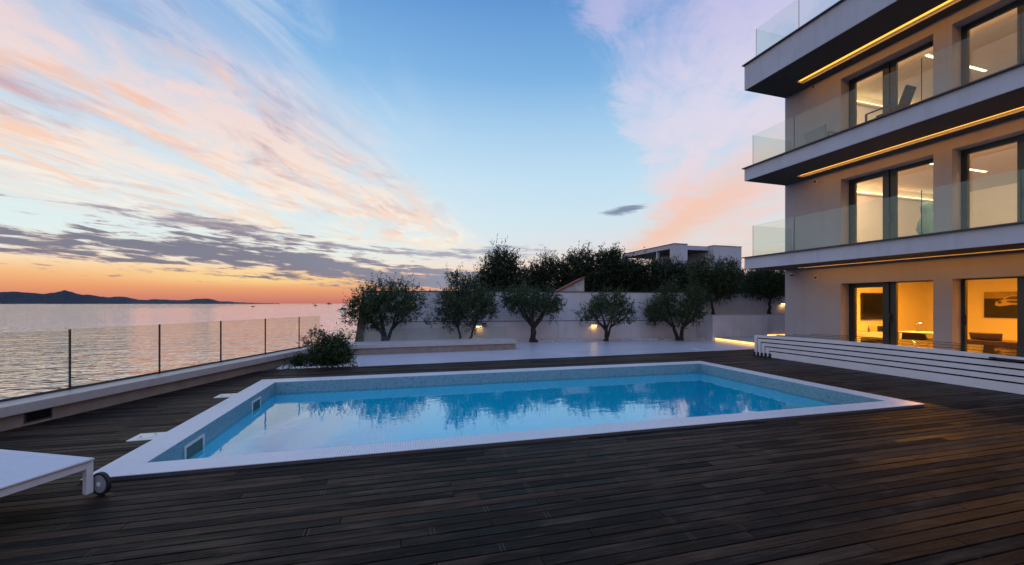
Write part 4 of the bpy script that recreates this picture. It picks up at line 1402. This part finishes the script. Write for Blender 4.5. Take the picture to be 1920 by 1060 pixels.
for k, (z0, z1) in enumerate(SL):
    mb = MB()
    sl_ = .09
    mb.box(-1.854, XB, YEND, 0.0, z0 + sl_, z1)
    mb.box(-1.854, -.66, YEND, 0.0, z0, z0 + sl_)
    mb.box(-.36, XB, YEND, 0.0, z0, z0 + sl_)
    mb.box(-.66, -.36, -.95, 0.0, z0, z0 + sl_)
    sb = mb.build('balcony_slab' if k < 2 else 'roof_slab', M_['plaster_grey'], bd)
    # painted underside
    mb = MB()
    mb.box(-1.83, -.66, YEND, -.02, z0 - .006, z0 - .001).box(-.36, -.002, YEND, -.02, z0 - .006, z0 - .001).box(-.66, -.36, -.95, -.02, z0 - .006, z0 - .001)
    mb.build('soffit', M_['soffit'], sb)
    MB().box(-.60, -.49, YEND, -.98, z0 + .030, z0 + .045).build('light_strip', M_['led'], sb)
    l = bpy.data.lights.new('strip_light', 'AREA')
    l.shape = 'RECTANGLE'
    l.size, l.size_y = .06, 13.0
    l.energy = 34
    l.color = (1.0, .36, .03)
    lo = bpy.data.objects.new('strip_light', l)
    COL.objects.link(lo)
    lo.parent = sb
    lo.location = (-.55, -7.5, z0 + .028)
    lo.rotation_euler = (0, R(-38), 0)
    mb = MB().box(-1.93, -1.70, YEND, .045, z1 + .001, z1 + .032)
    mb.box(-1.70, XB, -.12, .045, z1 + .001, z1 + .032)
    mb.build('edge_cap', M_['wall_cap'], sb)
    # glass guard
    gh = 1.09 if k < 2 else 1.07
    ys = [-.25, -1.743, -3.33, -4.912, -6.50, -8.09, -9.68, -11.27, -12.86] if k < 2 else [-.38, -1.898, -3.42, -4.94, -6.46, -7.98, -9.5, -11.02, -12.54]
    for a, b in zip(ys[:-1], ys[1:]):
        MB().box(-1.758, -1.742, b + .005, a - .005, z1 + .034, z1 + gh).build('guard_pane', M_['glass_rail'], bd)
    for b in ys[1:-1]:
        MB().box(-1.757, -1.743, b - .0045, b + .0045, z1 + .034, z1 + gh).build('joint', M_['seal'], bd)
    MB().box(-1.757, -1.743, ys[0] - .0045, ys[0] + .002, z1 + .034, z1 + gh).build('joint', M_['seal'], bd)
    if k < 2:
        MB().box(-1.73, -.02, ys[0] - .02, ys[0] - .004, z1 + .034, z1 + gh - .01).build('guard_pane', M_['glass_rail'], bd)
        MB().tube([(-.05, ys[0] - .012, z1 + .034), (-.05, ys[0] - .012, z1 + .5)], .012, 8).build('guard_clamp', M_['alu_light'], bd)
    else:
        MB().box(-1.73, 3.0, ys[0] - .02, ys[0] - .004, z1 + .034, z1 + gh - .01).build('guard_pane', M_['glass_rail'], bd)

for k, (zf, zs, zh) in enumerate(LV):
    zb = zf + .003
    g0 = k == 0
    for wi, (a, b) in enumerate(OPEN):
        mb = MB()
        X0, X1 = .36, .455
        top = zh - .001
        hd_ = .14
        if wi == 0:
            mb.box(X0, X1, -2.08, -1.912, zb, top)
            mb.box(X0, X1, -4.219, -4.15, zb, top)
            mb.box(X0 - .03, X1 - .03, -3.02, -2.863, zb, top - .0005)
            mb.box(X0 + .012, X1, -3.176, -3.0205, zb, top)
            mb.box(X0 + .001, X1 - .001, -2.863, -2.081, top - hd_, top - .0007)
            mb.box(X0 + .004, X1 - .004, -4.1495, -3.1765, top - (.03 if g0 else hd_ * .8), top - .0007)
            mb.box(X0 + .001, X1 - .001, -2.863, -2.081, zb + .0007, zb + .06)
            mb.box(X0 + .004, X1 - .004, -4.1495, -3.1765, zb + .0007, zb + .05)
            panes = [(-2.862, -2.082, top - hd_), (-4.149, -3.177, top - hd_ * .8)]
            if g0:
                panes = panes[:1]
            hx = -3.05
        else:
            j = -4.68 if g0 else -4.72
            mb.box(X0, X1, j, -4.602, zb, top)
            mb.box(X0, X1, -6.999, -6.9, zb, top)
            mb.box(X0 - .03, X1 - .03, -5.72, -5.60, zb, top - .0005)
            mb.box(X0 + .012, X1, -5.86, -5.7205, zb, top)
            mb.box(X0 + .001, X1 - .001, -5.60, j - .001, top - (.03 if g0 else hd_ * .9), top - .0007)
            mb.box(X0 + .004, X1 - .004, -6.8995, -5.8605, top - hd_, top - .0007)
            mb.box(X0 + .001, X1 - .001, -5.60, j - .001, zb + .0007, zb + .05)
            mb.box(X0 + .004, X1 - .004, -6.8995, -5.8605, zb + .0007, zb + .05)
            panes = [(-5.601, j - .002, top - hd_ * .9), (-6.899, -5.861, top - hd_)]
            if g0:
                panes = panes[1:]
            hx = -5.68 if not g0 else -4.70
        fr = mb.build('window', M_['alu'], bd)
        for (ya, yb, zt) in panes:
            MB().box(.405, .417, ya, yb, zb + .05, zt).build('pane', M_['glass_window'], fr)
        mb = MB().box(.318, .3285, hx - .02, hx + .02, zf + .85, zf + 1.1)
        mb.tube([(.30, hx, zf + .92), (.30, hx, zf + 1.04)], .010, 8).box(.30, .32, hx - .006, hx + .006, zf + .92, zf + .93)
        mb.build('handle', M_['black'], fr)
        # narrow light jamb trims of the reveal
        MB().box(.33, .3595, a if wi else a, a + .02, zb, top - .001).build('sill_track', M_['alu_light'], fr)

for (y, z) in ((-1.12, 2.36), (-1.10, 5.58), (-1.05, 8.79)):
    v = MB().disc((-.012, y, z), (1, 0, 0), .075, .022, 28).build('vent', M_['white_gloss'], bd)
    MB().disc((-.026, y, z), (1, 0, 0), .052, .006, 24).build('grille', surf('vent_grey', (.16, .15, .15), .6), v)
    MB().disc((-.030, y + .01, z), (1, 0, 0), .022, .006, 16).build('flap', M_['black'], v)


def bthing(name, x, y, z, label, cat, group=None, rz=0.0):
    return tag(empty(name, BW @ Vector((x, y, z)), ROT + rz), label, cat, group)


cm = bthing('security_camera', 0, -.33, 2.52, 'small white dome security camera under the lowest balcony', 'camera')
MB().box(-.09, -.001, -.045, .045, .0, .07).build('bracket', M_['white_gloss'], cm, bevel=.006)
mb = MB()
for i in range(8):
    t0, t1 = i / 8 * math.pi / 2, (i + 1) / 8 * math.pi / 2
    for j in range(20):
        a0, a1 = j / 20 * 2 * math.pi, (j + 1) / 20 * 2 * math.pi
        mb.quad(*[(-.10 + .055 * math.cos(t) * math.cos(a), .055 * math.cos(t) * math.sin(a), -.002 - .06 * math.sin(t)) for t, a in ((t0, a0), (t0, a1), (t1, a1), (t1, a0))])
mb.build('dome', M_['black'], cm, smooth=True)
MB().disc((-.10, 0, .02), (0, 0, 1), .062, .04, 24).build('housing', M_['white_gloss'], cm)

# lights inside the rooms
def room_light(x, y, z, size, e, col, tilt=0.0):
    l = bpy.data.lights.new('room_light', 'AREA')
    l.shape = 'RECTANGLE'
    l.size, l.size_y = (size, size) if not tilt else (.15, size)
    l.energy = e
    l.color = col
    o = bpy.data.objects.new('room_light', l)
    COL.objects.link(o)
    o.parent = bd
    o.location = (x, y, z)
    o.rotation_euler = (0, tilt, 0)


AMB, BEI = (1.0, .37, .012), (1.0, .60, .34)
for (x, y) in ((3.0, -2.4), (4.2, -5.4), (3.5, -8.0)):
    room_light(x, y, 2.50, .5, 205, AMB)
room_light(.80, -4.8, 5.60, 7.0, 330, BEI, R(-48))      # added lights, set out of sight behind the window heads to brighten the rooms
room_light(.68, -4.8, 8.77, 7.0, 250, BEI, R(-48))

for z, lab in ((5.648, 'linear white ceiling light glowing in the middle floor room'), (8.803, 'linear white ceiling light glowing in the top floor room')):
    cl_ = bthing('ceiling_light', 2.78, -3.36, z, lab, 'ceiling light', 'linear ceiling lights')
    MB().box(-1.4, 1.4, -.045, .045, -.03, -.001).build('housing', M_['white_gloss'], cl_)
    MB().box(-1.38, 1.38, -.035, .035, -.040, -.0305).build('diffuser', M_['led_bar'], cl_)
    cv = bthing('cove_light', 3.9, -1.06, z - .27, 'warm cove light strip along the end wall of the %s floor room' % ('middle' if z < 7 else 'top'), 'cove light', 'cove lights')
    MB().box(-2.2, 2.2, -.09, -.001, -.06, 0).build('ledge', M_['room_wall'], cv)
    MB().box(-2.18, 2.18, -.085, -.02, .001, .022).build('strip', glow('cove_strip', (1, .62, .26), 7.0), cv)

# ground floor room
tv = bthing('television', 4.05, -.43, 1.39, 'large black television on the yellow lit wall', 'television')
MB().box(-.87, .87, -.07, -.012, -.5, .5).build('casing', M_['black'], tv, bevel=.006)
MB().box(-.85, .85, -.074, -.0705, -.48, .48).build('screen', M_['screen'], tv)
cs = bthing('media_cabinet', 3.0, -.85, .10, 'long low white cabinet under the television', 'cabinet')
MB().box(-1.2, 1.6, -.25, .35, .08, .36).build('body', M_['white_gloss'], cs, bevel=.006)
MB().box(-1.15, 1.55, -.20, .33, .0, .08).build('plinth', M_['fabric_dark'], cs)
MB().box(-1.18, .20, -.262, -.2505, .095, .345).build('door', M_['white_gloss'], cs)
MB().box(.21, 1.58, -.262, -.2505, .095, .345).build('door', M_['white_gloss'], cs)
bx = bthing('speaker', 3.72, -.85, .461, 'black box speaker on the white cabinet', 'speaker')
MB().box(-.17, .17, -.1, .1, .0, .20).build('casing', M_['black'], bx, bevel=.008)
MB().box(-.15, .15, -.105, -.1005, .02, .18).build('grille', M_['fabric_dark'], bx)
bt = bthing('bottle', 2.95, -.85, .461, 'dark small bottle on the white cabinet', 'bottle')
MB().tube([(0, 0, 0), (0, 0, .11), (0, 0, .14), (0, 0, .19)], [.035, .035, .014, .013], 14).build('body', M_['fabric_brown'], bt, smooth=True)
MB().tube([(0, 0, .19), (0, 0, .205)], .016, 12).build('cap', M_['black'], bt)
dk_ = bthing('side_table', 3.0, -2.5, .10, 'white low table carrying the lit lamp', 'table')
MB().box(-.45, .45, -.65, .6, .42, .46).build('tabletop', M_['white_gloss'], dk_, bevel=.004)
for xx in (-.42, .38):
    for yy in (-.62, .53):
        MB().box(xx, xx + .04, yy, yy + .04, 0, .42).build('leg', M_['white_gloss'], dk_)
lp = bthing('table_lamp', 3.0, -2.24, .561, 'slim lit table lamp with angled head on the white table', 'lamp')
MB().disc((0, 0, .008), (0, 0, 1), .07, .016, 24).build('base', M_['alu_light'], lp)
MB().tube([(0, 0, .016), (0, 0, .30)], .008, 8).build('stem', M_['alu_light'], lp)
hd2 = MB().tube([(0, .02, .30), (0, -.14, .335)], [.018, .035], 14).build('head', M_['alu_light'], lp)
MB().disc((0, -.10, .30), (0, .2, 1), .028, .012, 14).build('bulb', glow('bulb_glow', (1, .75, .35), 14), hd2)
pt = bpy.data.lights.new('table_lamp_light', 'POINT')
pt.energy, pt.color, pt.shadow_soft_size = 24, (1, .62, .22), .04
po = bpy.data.objects.new('table_lamp_light', pt)
COL.objects.link(po)
po.parent = lp
po.location = (0, .1, .27)
ch = bthing('armchair', 2.1, -2.68, .10, 'dark low armchair seen from behind in the doorway', 'armchair')
mb = MB()
mb.v = [(-.02, -.36, .14), (-.02, .36, .14), (-.08, .30, .47), (-.08, -.26, .47), (.08, -.36, .14), (.08, .36, .14), (.02, .30, .47), (.02, -.26, .47)]
mb.f = [(0, 3, 2, 1), (4, 5, 6, 7), (0, 1, 5, 4), (1, 2, 6, 5), (2, 3, 7, 6), (3, 0, 4, 7)]
mb.build('backrest', M_['fabric_dark'], ch, bevel=.02)
MB().box(.08, .62, -.36, .36, .14, .26).build('seat', M_['fabric_dark'], ch, bevel=.02)
for xx in (.0, .56):
    for yy in (-.33, .30):
        MB().box(xx, xx + .03, yy, yy + .03, 0, .14).build('leg', M_['alu'], ch)
so = bthing('sofa', 2.5, -4.6, .10, 'long brown sofa seen from behind inside the ground floor room', 'sofa')
MB().box(-.45, .5, -1.3, .82, .06, .37).build('seat', M_['fabric_brown'], so, bevel=.04)
for yy in (-1.25, .74):
    for xx in (-.4, .42):
        MB().box(xx, xx + .05, yy, yy + .05, 0, .06).build('leg', M_['black'], so)


def cushion(nm, x, y, z, w, hgt, d, lab, rz=0.0, tilt=0.0, m='fabric_dark'):
    c = bthing(nm, x, y, z, lab, 'cushion', 'cushions on the brown sofa', rz)
    mb = MB()
    nU = 10
    for sgn in (-1, 1):
        i0 = len(mb.v)
        for a in range(nU + 1):
            for b in range(nU + 1):
                u, v = a / nU * 2 - 1, b / nU * 2 - 1
                t = d * .5 * ((1 - u * u) * (1 - v * v)) ** .4
                zz = (v + 1) / 2 * hgt
                mb.v.append((sgn * t + tilt * zz, u * w / 2 * (1 + .04 * v), zz))
        for a in range(nU):
            for b in range(nU):
                q = i0 + a * (nU + 1) + b
                mb.f.append((q, q + 1, q + nU + 2, q + nU + 1))
    mb.build('cover', M_[m], c, smooth=True)
    return c


cushion('cushion', 2.25, -4.22, .472, .66, .20, .16, 'flat wide brown cushion along the sofa back', 0, -.2, 'fabric_brown')
cushion('cushion', 2.7, -5.05, .472, .6, .42, .16, 'larger dark cushion leaning at the far right of the sofa', .5, .35)

pc = bthing('picture', 6.98, -2.95, 1.45, 'wide framed picture of a pale classic car on black, on the yellow wall', 'picture')
MB().box(-.045, -.004, -.87, .87, -.46, .45).build('canvas', surf('black_canvas', (.012, .010, .010), .5), pc)
MB().box(-.0485, -.0455, -.868, .868, .22, .448).build('upper_band', surf('tan_print', (.34, .26, .17), .6), pc)
car = MB()


def flat(pts, d):
    car.quad(*[(-.050 - d, y, z) for y, z in pts])


cy_ = -.03
flat([(cy_ + .62, -.02), (cy_ + .60, .10), (cy_ + .50, .16), (cy_ + .40, .185), (cy_ - .40, .185), (cy_ - .50, .16), (cy_ - .60, .10), (cy_ - .62, -.02), (cy_ - .5, -.06), (cy_ - .2, .0), (cy_ + .2, .0), (cy_ + .5, -.06)], 0)
flat([(cy_ + .42, .19), (cy_ + .34, .29), (cy_ + .22, .325), (cy_ - .22, .325), (cy_ - .34, .29), (cy_ - .42, .19), (cy_ - .38, .19), (cy_ - .30, .27), (cy_ - .2, .298), (cy_ + .2, .298), (cy_ + .30, .27), (cy_ + .38, .19)], 0)
car.build('car_print', surf('pale_print', (.52, .42, .28), .6), pc)
car = MB()
flat([(cy_ + .35, .10), (cy_ + .30, .145), (cy_ - .30, .145), (cy_ - .35, .10), (cy_ - .2, .06), (cy_ + .2, .06)], .002)
for sg in (1, -1):
    flat([(cy_ + sg * (.50 + .055 * math.cos(a)), .09 + .055 * math.sin(a)) for a in [q * math.pi / 8 for q in range(16)]], .002)
flat([(cy_ + .36, .195), (cy_ + .29, .262), (cy_ + .2, .290), (cy_ - .2, .290), (cy_ - .29, .262), (cy_ - .36, .195)], .001)
car.build('shade_print', surf('brown_print', (.10, .07, .045), .6), pc)

# upper rooms and balconies
eg = bthing('egg_chair', 1.5, -3.30, 3.07, 'teal egg shaped lounge chair behind the middle floor window', 'armchair', None, .4)
prof = [(0, .42, .20), (.0, .62, .30), (-.02, .85, .24), (-.06, 1.02, .15), (-.09, 1.16, .17), (-.10, 1.30, .19), (-.10, 1.38, .13), (-.10, 1.41, .02)]
mb = MB()
seg = 18
for (ox, z, w) in prof:
    for j in range(seg):
        a = 2 * math.pi * j / seg
        mb.v.append((ox + .20 * math.cos(a) * (w / .3) ** .5, w * math.sin(a) * .80, z))
for k in range(len(prof) - 1):
    for j in range(seg):
        mb.f.append((k * seg + j, k * seg + (j + 1) % seg, (k + 1) * seg + (j + 1) % seg, (k + 1) * seg + j))
mb.build('shell', M_['teal'], eg, smooth=True)
MB().box(-.05, .5, -.30, .36, .36, .46).build('seat', M_['teal'], eg, bevel=.05)
MB().tube([(.12, 0, 0), (.12, 0, .36)], [.03, .03], 12).disc((.12, 0, .015), (0, 0, 1), .26, .02, 28).build('base', M_['alu_light'], eg)

ln = bthing('deck_chair', -.72, -3.55, 6.17, 'dark reclining lounge chair with armrests on the top balcony', 'lounge chair', None, 0)
ln.scale = (.72, 1, 1)
mb = MB()
mb.v = [(-.26, -.38, .34), (.26, -.38, .34), (.26, -.62, .98), (-.26, -.62, .98), (-.26, -.33, .36), (.26, -.33, .36), (.26, -.57, 1.0), (-.26, -.57, 1.0)]
mb.f = [(0, 3, 2, 1), (4, 5, 6, 7), (0, 1, 5, 4), (1, 2, 6, 5), (2, 3, 7, 6), (3, 0, 4, 7)]
mb.build('backrest', M_['fabric_dark'], ln, bevel=.02)
MB().box(-.26, .26, -.34, .42, .30, .40).build('seat', M_['fabric_dark'], ln, bevel=.02)
for xx in (-.32, .28):
    MB().box(xx, xx + .04, -.42, .34, .60, .635).build('armrest', M_['fabric_dark'], ln)
    for yy in (-.36, .30):
        MB().box(xx, xx + .04, yy, yy + .05, 0, .60).build('leg', M_['alu'], ln)
MB().box(-.26, .26, .50, 1.02, .22, .36).build('footrest', M_['fabric_dark'], ln, bevel=.02)
bc = bthing('balcony_chair', -.95, -1.86, 6.17, 'grey woven armchair at the wall end of the top balcony', 'armchair', None, .0)
mb = MB()
mb.v = [(-.05, -.30, .30), (-.05, .30, .30), (-.14, .34, .76), (-.14, -.34, .76), (.02, -.30, .30), (.02, .30, .30), (-.06, .34, .80), (-.06, -.34, .80)]
mb.f = [(0, 3, 2, 1), (4, 5, 6, 7), (0, 1, 5, 4), (1, 2, 6, 5), (2, 3, 7, 6), (3, 0, 4, 7)]
mb.build('backrest', M_['fabric_grey'], bc, bevel=.03)
MB().box(-.02, .52, -.30, .30, .32, .42).build('seat', M_['fabric_grey'], bc, bevel=.03)
for yy in (-.36, .31):
    MB().box(-.02, .5, yy, yy + .05, .52, .57).build('armrest', M_['fabric_grey'], bc, bevel=.01)
    for xx in (-.02, .46):
        MB().box(xx, xx + .035, yy, yy + .035, 0, .52).build('leg', M_['alu_light'], bc)
bpy.context.view_layer.update()
